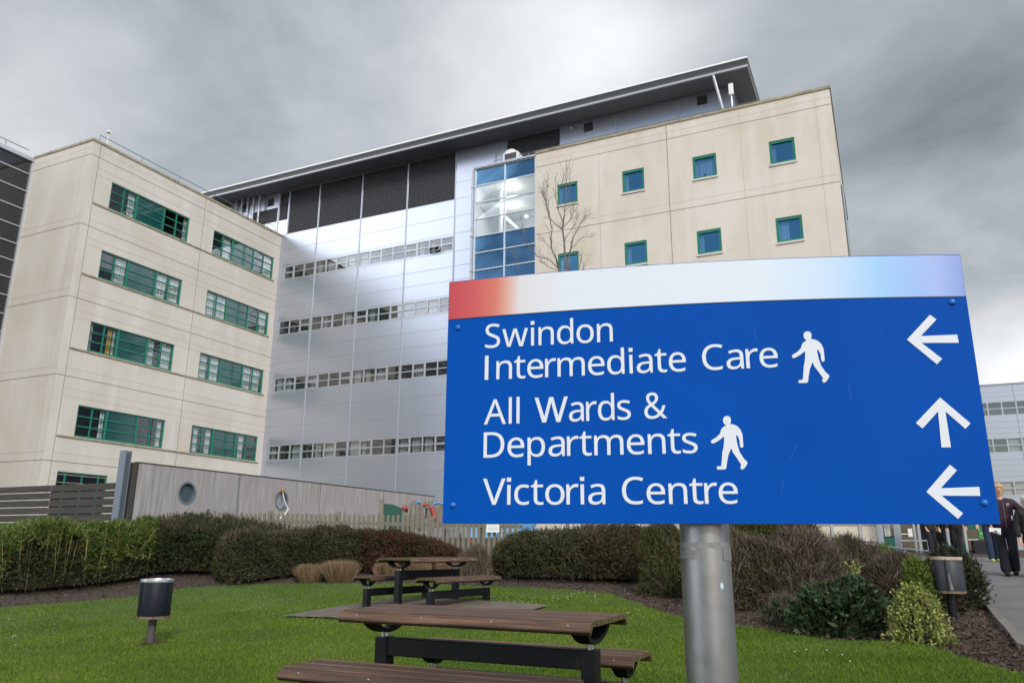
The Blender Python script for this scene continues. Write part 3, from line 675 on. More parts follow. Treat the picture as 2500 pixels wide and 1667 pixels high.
# ================================================================== direction sign
M['sign_blue'] = mat('sign_blue', rough=.55, spec=.05, fn=lambda nt, p, o: nt.links.new(mixc(nt, maprange(nt, noise(nt, o, 2.2, 5), .3, .75), (.0002, .056, .310), (.0009, .069, .370)), p.inputs['Base Color']))
M['sign_white'] = mat('sign_white_vinyl', (.60, .635, .69), .5, spec=.2)
M['sign_edge'] = mat('sign_edge', (.03, .04, .07), .5)
M['bolt_blue'] = mat('bolt_cap', (.005, .10, .42), .35)
def band_fn(nt, p, o):
    s = nd(nt, 'ShaderNodeSeparateXYZ'); nt.links.new(o, s.inputs[0])
    x = mth(nt, 'ADD', mth(nt, 'DIVIDE', s.outputs[0], 1.664), mth(nt, 'MULTIPLY', mth(nt, 'SUBTRACT', noise(nt, o, 9, 4), .5), .012))
    c = ramp(nt, x, [(0, (0.430, 0.043, 0.056)), (.055, (0.482, 0.073, 0.073)), (.10, (0.533, 0.146, 0.103)), (.125, (0.585, 0.310, 0.249)), (.155, (0.585, 0.576, 0.602)), (.25, (0.593, 0.636, 0.697)), (.62, (0.568, 0.628, 0.705)), (.76, (0.430, 0.559, 0.714)), (.85, (0.232, 0.447, 0.714)), (.90, (0.215, 0.378, 0.688)), (.95, (0.241, 0.344, 0.654)), (1.0, (0.146, 0.224, 0.550))])
    d = maprange(nt, noise(nt, scaled(nt, o, (60, 60, 60)), 1, 2), .70, .74, 0, .35); nt.links.new(mixc(nt, d, c, (.30, .32, .33)), p.inputs['Base Color'])
M['sign_band'] = mat('sign_header_print', rough=.45, fn=band_fn)
def post_fn(nt, p, o):
    c = mixc(nt, noise(nt, scaled(nt, o, (3, 3, .8)), 1, 5), (.28, .28, .29), (.36, .36, .37))
    c = mixc(nt, maprange(nt, noise(nt, scaled(nt, o, (14, 14, 2.2)), 1, 5), .60, .68, 0, .5), c, (.25, .245, .24)); nt.links.new(c, p.inputs['Base Color'])
    nt.links.new(maprange(nt, noise(nt, o, 18, 4), .3, .7, .32, .46), p.inputs['Roughness'])
M['post'] = mat('brushed_steel_post', rough=.4, metal=.85, fn=post_fn)
M['tape'] = mat('old_tape', rough=.7, fn=mottled((.17, .17, .17), (.25, .25, .25), 25))
SU, SYAW = 1.664, R(-10.186)
PL = np.array([-0.22283, 2.59043, .072]); SX = np.array([math.cos(SYAW), math.sin(SYAW), 0]); SN = np.array([-math.sin(SYAW), math.cos(SYAW), 0])
UP = .836; pw = PL+SX*UP+SN*.12; pbz = float(gz(pw[0], pw[1]))
DS = thing('direction_sign', (pw[0], pw[1], pbz), SYAW, 'large blue direction sign with white lettering and arrows on a thick steel post', 'sign')
ZB = .072-pbz
fB = lambda u, v, d: (u-UP, d-.12, v+ZB)
def arc(u, c, m): t = (u/SU-.5)*2; return c+(m-c)*(1-t*t)
us = np.linspace(0, SU, 41)
top = [(u, arc(u, .829, .8525)) for u in us]
mb = MB(); mb.mi = 0
poly = [(0, 0)]+[(SU, 0)]+top[::-1]
mb.prism(poly, lambda u, v: fB(u, v, 0), lambda u, v: fB(u, v, .028))
for i in range(2, len(mb.f)): mb.m[i] = 1
mb.build('panel', [M['sign_blue'], M['sign_edge']], DS)
mb = MB(); mid = [(u, arc(u, .691, .7085)) for u in us]
lowp = [(.0015+u*(SU-.003)/SU, v) for u, v in mid]; hip = [(.0015+u*(SU-.003)/SU, v-.0025) for u, v in top]
mb.prism(lowp+hip[::-1], lambda u, v: (u, -.0022, v), lambda u, v: (u, -.0002, v))
mb.build('header_band', M['sign_band'], DS, loc=fB(0, 0, 0))
mb = MB(); mb.prism([(u, v-.0022) for u, v in lowp]+lowp[::-1], lambda u, v: fB(u, v, -.0016), lambda u, v: fB(u, v, -.0002)); mb.build('band_edge', M['sign_edge'], DS)
def poly_mesh(name, polys, m, off=0.0, ext=.0006):
    cu = bpy.data.curves.new(name, 'CURVE'); cu.dimensions = '2D'; cu.fill_mode = 'BOTH'; cu.extrude = ext; cu.offset = off
    for p in polys:
        s = cu.splines.new('POLY'); s.points.add(len(p)-1); s.use_cyclic_u = True
        for q, pt in zip(s.points, p): q.co = (pt[0], pt[1], 0, 1)
    ob = bpy.data.objects.new(name, cu); COL.objects.link(ob); dg = bpy.context.evaluated_depsgraph_get(); dg.update()
    me = bpy.data.meshes.new_from_object(ob.evaluated_get(dg)); bpy.data.objects.remove(ob); bpy.data.curves.remove(cu)
    me.name = name; me.materials.clear(); me.materials.append(m)
    v = np.empty(len(me.vertices)*3, np.float32); me.vertices.foreach_get('co', v); v = v.reshape(-1, 3)
    me.vertices.foreach_set('co', np.stack([v[:, 0]-UP, -.12-.0008-v[:, 2], v[:, 1]+ZB], -1).astype(np.float32).ravel()); me.update()
    o = bpy.data.objects.new(name, me); COL.objects.link(o); o.parent = DS; return o
GLY = {"&":[[[426,1015],[474,1013],[517,1004],[555,989],[589,970],[616,945],[639,916],[655,882],[665,843],[668,800],[662,744],[643,694],[611,650],[570,610],[522,573],[468,538],[738,277],[798,377],[836,500],[961,500],[905,333],[880,284],[851,239],[818,199],[1022,0],[856,0],[734,118],[640,49],[529,3],[389,-14],[328,-11],[272,0],[222,18],[178,42],[142,73],[113,111],[91,155],[79,205],[74,261],[77,306],[86,347],[100,384],[120,417],[145,448],[175,476],[290,555],[232,625],[186,704],[168,797],[171,840],[182,880],[199,915],[222,945],[252,970],[288,989],[329,1004],[375,1013]],[[364,478],[278,418],[223,352],[212,326],[205,297],[203,265],[209,217],[226,176],[255,141],[293,116],[340,100],[394,95],[451,99],[502,108],[548,125],[655,195]],[[422,915],[385,911],[353,901],[326,884],[305,861],[293,832],[289,798],[291,766],[300,735],[315,705],[392,611],[442,642],[481,672],[511,701],[530,731],[542,764],[546,800],[542,831],[531,859],[513,882],[488,900],[457,911]]],"A":[[[763,0],[643,310],[246,310],[127,0],[0,0],[391,1004],[504,1004],[894,0]],[[493,724],[479,765],[460,826],[445,874],[431,817],[415,765],[402,724],[289,422],[605,422]]],"C":[[[564,903],[513,900],[465,891],[420,876],[379,855],[343,828],[311,796],[283,759],[261,716],[242,669],[229,617],[221,560],[218,500],[223,421],[236,350],[257,286],[287,230],[325,183],[372,146],[427,118],[491,102],[563,97],[688,108],[803,136],[803,27],[687,-4],[545,-14],[449,-7],[364,14],[290,49],[227,97],[176,157],[137,228],[108,310],[91,401],[85,501],[89,575],[99,644],[117,709],[141,768],[172,823],[209,871],[253,913],[303,949],[360,977],[423,998],[491,1010],[566,1014],[714,999],[842,955],[791,849],[688,887]]],"D":[[[937,510],[930,404],[909,310],[875,228],[827,159],[768,102],[696,57],[613,26],[519,6],[415,0],[136,0],[136,1000],[444,1000],[540,994],[628,975],[706,944],[774,901],[831,846],[877,779],[910,701],[930,611]],[[804,506],[799,589],[784,662],[760,724],[726,776],[683,818],[631,851],[570,874],[502,888],[426,892],[262,892],[262,108],[398,108],[522,119],[623,152],[702,208],[759,286],[793,385]]],"I":[[[175,0],[346,0],[346,1000],[175,1000]]],"S":[[[703,268],[698,211],[684,160],[660,116],[627,77],[585,45],[536,20],[479,1],[416,-10],[346,-14],[239,-8],[146,8],[71,34],[71,154],[197,113],[352,95],[398,97],[440,104],[476,115],[507,130],[532,148],[552,171],[566,197],[574,225],[577,256],[575,287],[568,315],[556,339],[539,361],[515,382],[484,401],[342,462],[229,513],[148,576],[100,655],[84,759],[89,810],[102,855],[125,896],[155,931],[193,960],[237,983],[288,1000],[343,1011],[403,1014],[555,999],[679,958],[640,850],[527,888],[401,903],[361,901],[326,895],[296,885],[270,871],[249,854],[232,834],[221,811],[214,785],[211,758],[214,726],[221,698],[232,674],[249,652],[272,632],[301,613],[430,556],[579,487],[616,460],[647,431],[672,398],[689,360],[700,317]]],"V":[[[840,1000],[483,0],[357,0],[0,1000],[132,1000],[357,359],[384,280],[404,208],[420,140],[436,209],[457,282],[483,361],[707,1000]]],"W":[[[1284,1000],[1018,0],[891,0],[696,655],[679,716],[664,775],[652,823],[646,853],[641,823],[630,775],[616,715],[598,651],[409,0],[282,0],[17,1000],[148,1000],[304,389],[319,326],[333,264],[343,206],[352,151],[361,209],[373,270],[388,333],[405,396],[581,1000],[711,1000],[895,392],[913,327],[929,263],[940,204],[950,151],[961,225],[978,305],[999,391],[1153,1000]]],"a":[[[403,763],[487,757],[555,737],[606,703],[643,655],[665,591],[672,511],[672,0],[583,0],[559,106],[553,106],[487,39],[408,-1],[301,-14],[258,-11],[217,-3],[180,10],[147,29],[118,53],[95,83],[78,119],[68,161],[64,209],[74,278],[104,335],[153,382],[222,416],[313,438],[424,448],[552,452],[552,497],[547,553],[534,597],[511,627],[480,648],[442,660],[396,664],[284,646],[185,606],[147,699],[263,744]],[[440,363],[356,355],[291,340],[246,318],[216,288],[198,251],[192,207],[196,169],[209,138],[230,115],[258,99],[291,89],[329,85],[389,91],[442,109],[487,138],[522,179],[543,233],[550,300],[550,367]]],"c":[[[420,-14],[356,-9],[297,4],[243,27],[195,59],[154,101],[121,153],[97,215],[82,288],[77,371],[82,458],[98,533],[123,597],[158,649],[200,692],[249,724],[304,747],[364,760],[429,765],[539,753],[626,724],[588,622],[510,646],[426,657],[378,653],[337,643],[301,625],[271,600],[247,568],[228,529],[215,484],[207,432],[204,373],[207,316],[215,265],[228,220],[247,181],[271,150],[300,125],[334,107],[374,96],[419,92],[527,105],[613,136],[613,27],[530,-4]]],"d":[[[385,-14],[298,-3],[223,29],[161,83],[114,159],[86,256],[77,374],[86,492],[115,590],[162,666],[224,721],[299,754],[387,765],[489,750],[564,710],[619,654],[627,654],[623,708],[619,765],[619,1064],[742,1064],[742,0],[643,0],[625,101],[619,101],[564,43],[488,1]],[[405,88],[476,95],[532,117],[572,153],[599,204],[615,270],[620,350],[620,373],[615,459],[600,530],[574,588],[535,629],[478,654],[403,662],[343,654],[293,627],[254,583],[227,525],[210,454],[204,371],[210,288],[227,219],[254,162],[293,121],[343,96]]],"e":[[[409,765],[470,760],[526,746],[575,723],[618,691],[653,651],[681,604],[702,551],[714,491],[718,426],[718,352],[204,352],[213,273],[235,209],[270,158],[317,121],[375,98],[444,91],[571,104],[685,143],[685,35],[571,-2],[438,-14],[370,-9],[307,5],[250,29],[199,63],[157,106],[123,159],[97,221],[82,291],[77,370],[82,448],[95,519],[118,581],[150,636],[188,681],[235,717],[287,744],[345,759]],[[408,664],[353,658],[306,639],[268,607],[239,564],[218,512],[207,450],[590,450],[587,491],[581,528],[570,562],[555,591],[535,616],[511,637],[481,652],[447,661]]],"i":[[[242,751],[242,0],[119,0],[119,751]],[[104,877],[258,877],[258,1031],[104,1031]]],"l":[[[242,0],[119,0],[119,1064],[242,1064]]],"m":[[[943,765],[1020,757],[1084,736],[1133,700],[1168,647],[1189,577],[1196,489],[1196,0],[1074,0],[1074,483],[1070,537],[1058,582],[1037,616],[1008,641],[969,656],[922,661],[856,654],[804,633],[765,598],[739,550],[724,488],[718,415],[718,0],[597,0],[597,483],[580,582],[567,606],[550,626],[529,641],[505,652],[476,659],[443,661],[396,658],[356,647],[324,630],[297,605],[277,575],[261,538],[251,495],[244,445],[242,389],[242,0],[119,0],[119,751],[218,751],[237,648],[244,648],[302,714],[378,752],[465,765],[520,761],[568,751],[610,734],[645,710],[673,678],[695,639],[702,639],[730,678],[764,710],[805,734],[849,751],[895,761]]],"n":[[[480,765],[563,757],[630,736],[683,700],[722,647],[744,577],[752,489],[752,0],[630,0],[630,480],[626,536],[612,581],[590,616],[557,641],[515,656],[462,661],[388,653],[330,630],[290,591],[263,538],[248,470],[242,389],[242,0],[119,0],[119,751],[218,751],[237,648],[244,648],[306,714],[388,752]]],"o":[[[772,377],[769,317],[761,261],[747,211],[729,165],[705,124],[677,88],[645,57],[608,32],[567,12],[521,-2],[473,-11],[422,-14],[373,-11],[328,-2],[284,12],[244,32],[208,57],[175,88],[147,124],[122,165],[103,211],[89,261],[80,317],[77,377],[82,456],[96,526],[119,588],[151,640],[191,684],[239,719],[295,744],[357,760],[426,765],[491,760],[551,744],[606,719],[654,684],[694,640],[728,588],[752,526],[767,456]],[[204,377],[207,320],[215,269],[228,223],[246,183],[270,150],[300,123],[335,104],[377,92],[424,88],[472,92],[513,104],[549,123],[579,150],[603,183],[621,223],[634,269],[642,320],[644,377],[642,434],[634,484],[620,529],[602,568],[578,601],[548,627],[513,646],[471,657],[423,661],[353,653],[298,627],[256,585],[228,529],[210,459]]],"p":[[[476,765],[563,754],[637,722],[700,668],[747,593],[775,496],[784,377],[780,296],[767,225],[746,162],[717,108],[681,64],[638,30],[589,6],[535,-9],[475,-14],[373,1],[296,41],[242,95],[234,95],[239,35],[242,-28],[242,-336],[119,-336],[119,751],[220,751],[237,648],[242,648],[296,707],[372,749]],[[454,661],[407,658],[366,648],[332,632],[304,610],[282,581],[265,546],[253,505],[245,456],[242,401],[242,377],[244,318],[251,266],[262,220],[278,180],[300,148],[328,122],[364,103],[406,92],[457,88],[500,92],[537,105],[569,126],[596,154],[618,189],[635,229],[647,275],[654,324],[657,378],[651,458],[635,527],[607,584],[568,627],[517,653]]],"r":[[[469,765],[515,763],[557,756],[542,643],[502,650],[461,653],[378,634],[308,583],[260,504],[242,401],[242,0],[119,0],[119,751],[220,751],[234,613],[239,613],[297,690],[374,744],[404,756],[436,762]]],"s":[[[608,207],[604,161],[592,121],[571,85],[544,55],[509,31],[468,11],[420,-3],[367,-11],[308,-14],[173,-1],[73,34],[73,146],[181,104],[311,85],[368,89],[413,99],[447,116],[470,138],[484,165],[489,196],[473,246],[418,291],[304,342],[179,398],[147,418],[121,440],[99,465],[84,494],[75,527],[71,566],[80,624],[106,674],[149,713],[206,742],[274,759],[353,765],[481,751],[592,714],[550,616],[451,650],[345,664],[298,661],[260,653],[229,639],[207,621],[194,599],[189,573],[207,520],[268,478],[382,430],[504,375],[535,355],[561,333],[581,307],[596,279],[605,245]]],"t":[[[370,87],[427,92],[475,102],[475,8],[419,-8],[349,-14],[311,-12],[274,-5],[240,6],[209,23],[182,47],[160,77],[143,115],[132,162],[129,218],[129,655],[22,655],[22,714],[130,763],[179,923],[252,923],[252,751],[469,751],[469,655],[252,655],[252,221],[256,180],[267,146],[285,120],[309,101],[337,90]]],"w":[[[604,424],[587,482],[572,537],[560,585],[552,623],[546,623],[539,585],[527,536],[513,481],[496,423],[361,1],[221,1],[15,752],[143,752],[246,352],[268,270],[285,191],[296,127],[301,127],[311,169],[323,223],[337,279],[352,329],[485,752],[619,752],[748,329],[768,261],[787,190],[798,129],[804,129],[814,188],[833,267],[854,352],[959,752],[1085,752],[877,1],[732,1]]]}
CAP = .0835
GLY['I'] = [[(0, 0), (146, 0), (146, 1000), (0, 1000)]]
GLY['W'] = [[(0,1000),(150,1000),(402,225),(610,1000),(778,1000),(985,225),(1238,1000),(1385,1000),(1065,0),(905,0),(692,790),(478,0),(318,0)]]
def word(w, u0, u1, base, slope):
    pens = []; x = 0; gap = 175
    for ch in w:
        P = [np.array(p, float) for p in GLY[ch]]; mn = min(p[:, 0].min() for p in P); mx = max(p[:, 0].max() for p in P)
        g = 0 if not pens else gap*{'r': .55, 't': .55, 'w': .55, 'a': .85, 'W': .6, 'V': .3, 'l': 1.15, 'i': 1.1, 'c': .8, 'e': .8, 'o': .8, 'd': .8, 's': .7}.get(ch, 1)*{'I': 2.0, 'r': .35, 't': .6, 'W': .3, 'V': .3, 'w': .65, 'A': .6, 'e': .8, 'o': .8, 'C': .8, 'c': .7, 's': .8}.get(pens[-1][0], 1)
        x += g; pens.append((ch, x-mn, P)); x += mx-mn
    nat = x*CAP/1000
    # glyphs are widened a little and the rest of the fit goes into the letter spacing
    gl0 = sum(max(p[:, 0].max() for p in P)-min(p[:, 0].min() for p in P) for _, _, P in pens)*CAP/1000; gaps = x*CAP/1000-gl0
    sw = min(1.12, max(.86, ((u1-u0)-gaps*.95)/gl0)); glw = gl0*sw; gs = ((u1-u0)-glw)/gaps if gaps > 0 else 1
    out = []; cur = u0; prev_end = None
    for ch, off, P in pens:
        mn = min(p[:, 0].min() for p in P)+off; mx = max(p[:, 0].max() for p in P)+off
        if prev_end is not None: cur += (mn-prev_end)*CAP/1000*gs
        for p in P:
            uu = cur+(p[:, 0]+off-mn)*CAP/1000*sw; out.append(np.stack([uu, base+slope*(uu-.133)+p[:, 1]*CAP/1000], -1))
        cur += (mx-mn)*CAP/1000*sw; prev_end = mx
    return out
TEXT = [([('Swindon', .1331, .5675)], .5835, .014), ([('Intermediate', .1335, .8006), ('Care', .8527, 1.0871)], .4725, .0128), ([('All', .1335, .2535), ('Wards', .3044, .6182), ('&', .6619, .7336)], .3205, .0145),
        ([('Departments', .1335, .8231)], .2108, .009), ([('Victoria', .1335, .5300), ('Centre', .583, .936)], .0590, .002)]
for words, base, sl in TEXT:
    for w, a_, b_ in words: poly_mesh('lettering', word(w, a_, b_, base, sl), M['sign_white'], off=.0001)
PED = [[1.1835,.5979],[1.1759,.5958],[1.1711,.5879],[1.1715,.579],[1.1753,.5716],[1.1801,.5674],[1.1725,.5645],[1.1652,.558],[1.1615,.5489],[1.1595,.5426],[1.1482,.5318],[1.1326,.5224],[1.13,.5173],[1.1332,.5116],[1.1411,.5133],[1.1567,.5223],[1.1712,.5333],[1.1707,.519],[1.1676,.4993],[1.1635,.4856],[1.1598,.4601],[1.1577,.4444],[1.156,.441],[1.1449,.4401],[1.1431,.4363],[1.1445,.4307],[1.169,.4308],[1.1724,.4361],[1.1752,.4517],[1.1809,.4751],[1.1908,.4965],[1.1954,.4825],[1.2066,.4644],[1.2175,.4445],[1.2141,.4356],[1.2183,.4293],[1.2255,.4326],[1.2366,.4478],[1.2357,.4537],[1.2265,.4638],[1.2156,.4838],[1.2103,.5057],[1.2077,.5296],[1.2084,.5375],[1.2128,.5334],[1.2172,.5213],[1.2174,.5074],[1.2181,.4995],[1.2223,.4966],[1.2277,.5003],[1.2278,.5169],[1.2276,.5388],[1.2221,.5549],[1.2121,.5661],[1.2014,.5706],[1.193,.5717],[1.1954,.5821],[1.1954,.5901],[1.1908,.5964]]
poly_mesh('pedestrian_symbol', [PED], M['sign_white']); poly_mesh('pedestrian_symbol', [[(u-.2655, v-.2662) for u, v in PED]], M['sign_white'])
AR = [[1.476,.5586],[1.5518,.6355],[1.5689,.6197],[1.5174,.5683],[1.6219,.5686],[1.623,.5425],[1.517,.5464],[1.5696,.4939],[1.5526,.4772]]
UPA = [[1.5484,.374],[1.6229,.2934],[1.6069,.2773],[1.5579,.331],[1.5597,.2231],[1.5335,.223],[1.5374,.3315],[1.4876,.2805],[1.4711,.2979]]
AR3 = [[1.4757,.0927],[1.5504,.1716],[1.5671,.1545],[1.5164,.1029],[1.6215,.1064],[1.6207,.0803],[1.5161,.0816],[1.5676,.0306],[1.552,.0147]]
for a_ in (AR, UPA, AR3): poly_mesh('arrow', [a_], M['sign_white'])
SCR = mat('sign_scratch', (.012, .092, .40), .6)
for u, v, du, dv in ((1.118, .235, -.020, -.045), (1.075, .135, -.012, -.05), (1.29, .42, .004, -.05), (.07, .23, .02, .012), (1.02, .62, .004, -.04), (1.40, .585, .012, -.02)):
    mb = MB(); mb.quad(fB(u, v, -.0004), fB(u+.0012, v, -.0004), fB(u+du+.0008, v+dv, -.0004), fB(u+du, v+dv, -.0004)); mb.build('scratch', SCR, DS)
for u, v in ((.0358, .66), (.0348, .0581), (1.6215, .674), (1.6296, .0605)):
    mb = MB(); mb.ell(fB(u, v, -.001), (.0105, .007, .0105), 14, 8); mb.sm = True; mb.build('bolt_cap', M['bolt_blue'], DS)
mb = MB(); mb.lathe([(0.0, ZB+.55), (.078, ZB+.55), (.078, -.4)], 48); mb.sm = True; mb.build('post', M['post'], DS)
mb = MB(); zt = ZB-.055
for k, (z0, z1, a0, a1, rr) in enumerate(((zt-.018, zt, 0, 2*PI, .0788), (zt-.05, zt-.022, PI*1.02, PI*1.42, .0791), (zt-.055, zt-.012, PI*1.72, PI*2.0, .0793))):
    n = 40; A = np.linspace(a0, a1, n); jit = rng.normal(0, .002, n)
    vs = [(rr*math.cos(t), rr*math.sin(t), z0+j) for t, j in zip(A, jit)]+[(rr*math.cos(t), rr*math.sin(t), z1-j*.4) for t, j in zip(A, jit)]
    mb.add(vs, [(i, i+1, n+i+1, n+i) for i in range(n-1)])
mb.sm = True; mb.build('tape_remnant', M['tape'], DS)
mb = MB(); t = -PI/2+.52; c = (.0785*math.cos(t), .0785*math.sin(t), ZB-.185); mb.ell(c, (.006, .002, .010), 10, 6); mb.build('sticker', mat('sticker_blue', (.45, .56, .62), .5), DS)
for z in (.2, .62):
    mb = MB(); mb.box(-.35, .35, -.085, -.078, ZB+z-.03, ZB+z+.03); mb.build('bracket', M['steel_grey'], DS)

# ================================================================== picnic tables and benches
def wood_fn(c1, c2, c3):
    def fn(nt, p, o):
        g = noise(nt, scaled(nt, o, (1.3, 26, 26)), 1.6, 6, .62, .3)
        c = mixc(nt, maprange(nt, g, .38, .62), c1, c2)
        c = mixc(nt, maprange(nt, noise(nt, scaled(nt, o, (2, 7, 7)), 1.0, 4), .52, .72), c, c3)
        gi = nd(nt, 'ShaderNodeNewGeometry'); c = mixc(nt, maprange(nt, gi.outputs['Random Per Island'], 0, 1, 0, .8), c, tuple(v*.6 for v in c1))
        nt.links.new(c, p.inputs['Base Color'])
        b_ = nd(nt, 'ShaderNodeBump'); b_.inputs['Strength'].default_value = .5; b_.inputs['Distance'].default_value = .004; nt.links.new(g, b_.inputs['Height']); nt.links.new(b_.outputs[0], p.inputs['Normal'])
    return fn
M['slat'] = mat('weathered_hardwood', rough=.62, fn=wood_fn((.060, .032, .018), (.215, .115, .068), (.078, .056, .032)))
M['slat_end'] = mat('mossy_end_grain', rough=.9, fn=mottled((.05, .048, .016), (.09, .08, .03), 30))
M['frame_black'] = mat('black_steel_frame', rough=.45, fn=mottled((.004, .005, .007), (.009, .010, .012), 8), spec=.25)
M['bolt'] = mat('stainless_bolt', (.5, .5, .5), .3, 1.0)
def slat_unit(name, label, cat, group, loc, yaw, H, Wd, n, L=1.8):
    t = thing(name, loc, yaw, label, cat, group)
    mb = MB(); pitch = Wd/(n+1.35); sw = pitch-.015; th = .034
    def board(cy, cz, ang, w):
        c, s = math.cos(ang), math.sin(ang); b_ = .006
        pr = [(-w/2+b_, th/2), (w/2-b_, th/2), (w/2, th/2-b_), (w/2, -th/2), (-w/2, -th/2), (-w/2, th/2-b_)]
        q = [(cy+y*c-z*s, cz+y*s+z*c) for y, z in pr]
        k = len(q); e = L/2+rng.uniform(-.004, .004)
        mb.add([(-e, y, z) for y, z in q]+[(e, y, z) for y, z in q], [tuple(range(k))[::-1], tuple(range(k, 2*k))]+[(i, (i+1) % k, k+(i+1) % k, k+i) for i in range(k)])
        mb.m[-(k+2)] = 1; mb.m[-(k+1)] = 1
    for i in range(n): board((i-(n-1)/2)*pitch, H-th/2, rng.normal(0, .008), sw)
    for sgn in (-1, 1):
        y0 = (n/2)*pitch; board(sgn*(y0+pitch*.40), H-th/2-.024, -sgn*.88, .066)
    mb.build('tabletop' if cat == 'table' else 'seat', [M['slat'], M['slat_end']], t)
    mb = MB(); x0, hb = .765*L/1.8, H-.195; s = .05
    for x in (-x0, x0): mb.box(x-s, x+s, -s, s, -.35, hb)
    mb.box(-x0+s, x0-s, -s+.004, s-.004, hb-.12, hb-.003)
    mb.build('frame', M['frame_black'], t, bevel=.006)
    for sgn in (-1, 1):
        for x in np.linspace(-.42*L, .42*L, 4):
            y0 = (n/2)*pitch; mb = MB(); mb.ell((x, sgn*(y0+pitch*.40+.013), H-th/2-.012), (.008, .006, .008), 8, 5); mb.build('screw', M['bolt'], t)
    for x in (-x0, x0):
        mb = MB(); A = np.linspace(PI, 2*PI, 17); rx = Wd*.29; rz = .130; zc = H-th-.002
        ring = []
        for a_ in A:
            w = .07-.03*abs(math.sin(a_)); ring.append([(x+dx, k*rx*math.cos(a_), zc+kz*math.sin(a_)) for dx, k, kz in ((-w, 1, rz), (w, 1, rz), (w, .80, rz-.028), (-w, .80, rz-.028))])
        vs = [p for r_ in ring for p in r_]; mb.add(vs, [(4*i+j, 4*i+(j+1) % 4, 4*i+4+(j+1) % 4, 4*i+4+j) for i in range(16) for j in range(4)]+[(0, 1, 2, 3), (64, 67, 66, 65)])
        mb.build('bracket', M['frame_black'], t, smooth=True)
        for y in (-.027, .027):
            mb = MB(); mb.lathe([(0, hb+.055), (.014, hb+.055), (.014, hb-.01)], 10, x, y); mb.build('bolt', M['bolt'], t)
    return t
near_c = np.array([-.19, 5.50]); far_c = np.array([-1.38, 13.62])
ya_n, ya_f = R(-25), R(57.5)
nn = np.array([math.sin(-ya_n), math.cos(ya_n)]); nf = np.array([-math.sin(ya_f), math.cos(ya_f)])
slat_unit('picnic_table', 'nearest wooden slatted picnic table on a black steel frame, in front of the sign post', 'table', 'picnic tables', (*near_c, -1.14), ya_n, .72, .75, 9)
slat_unit('picnic_table', 'farther wooden slatted picnic table on the paving before the hedges', 'table', 'picnic tables', (*far_c, -.905), ya_f, .72, .74, 9)
bn = near_c-nn*.70; bf = near_c+nn*.70
slat_unit('picnic_bench', 'closest slatted bench, cut by the bottom edge, in front of the nearest table', 'bench', 'picnic benches', (*bn, -1.13), ya_n, .42, .45, 7)
slat_unit('picnic_bench', 'slatted bench mostly hidden behind the nearest table frame', 'bench', 'picnic benches', (*bf, -1.13), ya_n, .42, .45, 7)
f1 = far_c-nf*.66; f2 = far_c+nf*.66
slat_unit('picnic_bench', 'slatted bench on the right side of the farther table', 'bench', 'picnic benches', (*f1, -.92), ya_f, .44, .43, 7)
slat_unit('picnic_bench', 'slatted bench on the left side of the farther table', 'bench', 'picnic benches', (*f2, -.92), ya_f, .44, .43, 7)

# ================================================================== litter bins
def mesh_fn(c):
    def fn(nt, p, o):
        s = nd(nt, 'ShaderNodeSeparateXYZ'); nt.links.new(o, s.inputs[0])
        a_ = mth(nt, 'MULTIPLY', mth(nt, 'ARCTAN2', s.outputs[1], s.outputs[0]), 26); z = mth(nt, 'MULTIPLY', s.outputs[2], 260)
        d = maprange(nt, mth(nt, 'MULTIPLY', mth(nt, 'SINE', mth(nt, 'ADD', a_, mth(nt, 'MULTIPLY', z, .5))), mth(nt, 'SINE', mth(nt, 'SUBTRACT', a_, mth(nt, 'MULTIPLY', z, .5)))), .15, .5)
        nt.links.new(mixc(nt, d, c, tuple(v*.25 for v in c)), p.inputs['Base Color'])
        b_ = nd(nt, 'ShaderNodeBump'); b_.inputs['Strength'].default_value = .8; b_.inputs['Distance'].default_value = .01; b_.invert = True; nt.links.new(d, b_.inputs['Height']); nt.links.new(b_.outputs[0], p.inputs['Normal'])
    return fn
M['bin_navy'] = mat('perforated_navy_steel', rough=.5, spec=.25, fn=mesh_fn((.008, .012, .021)))
M['bin_grey'] = mat('perforated_grey_steel', rough=.5, fn=mesh_fn((.028, .033, .042)))
M['rim_steel'] = mat('steel_rim', (.48, .49, .50), .35, .8)
M['rim_worn'] = mat('worn_rim', rough=.6, fn=mottled((.28, .19, .13), (.42, .38, .33), 9))
M['rust'] = mat('rusty_ring', rough=.9, fn=mottled((.10, .065, .035), (.20, .15, .09), 14))
M['bin_inside'] = mat('bin_liner', (.01, .01, .01), .8)
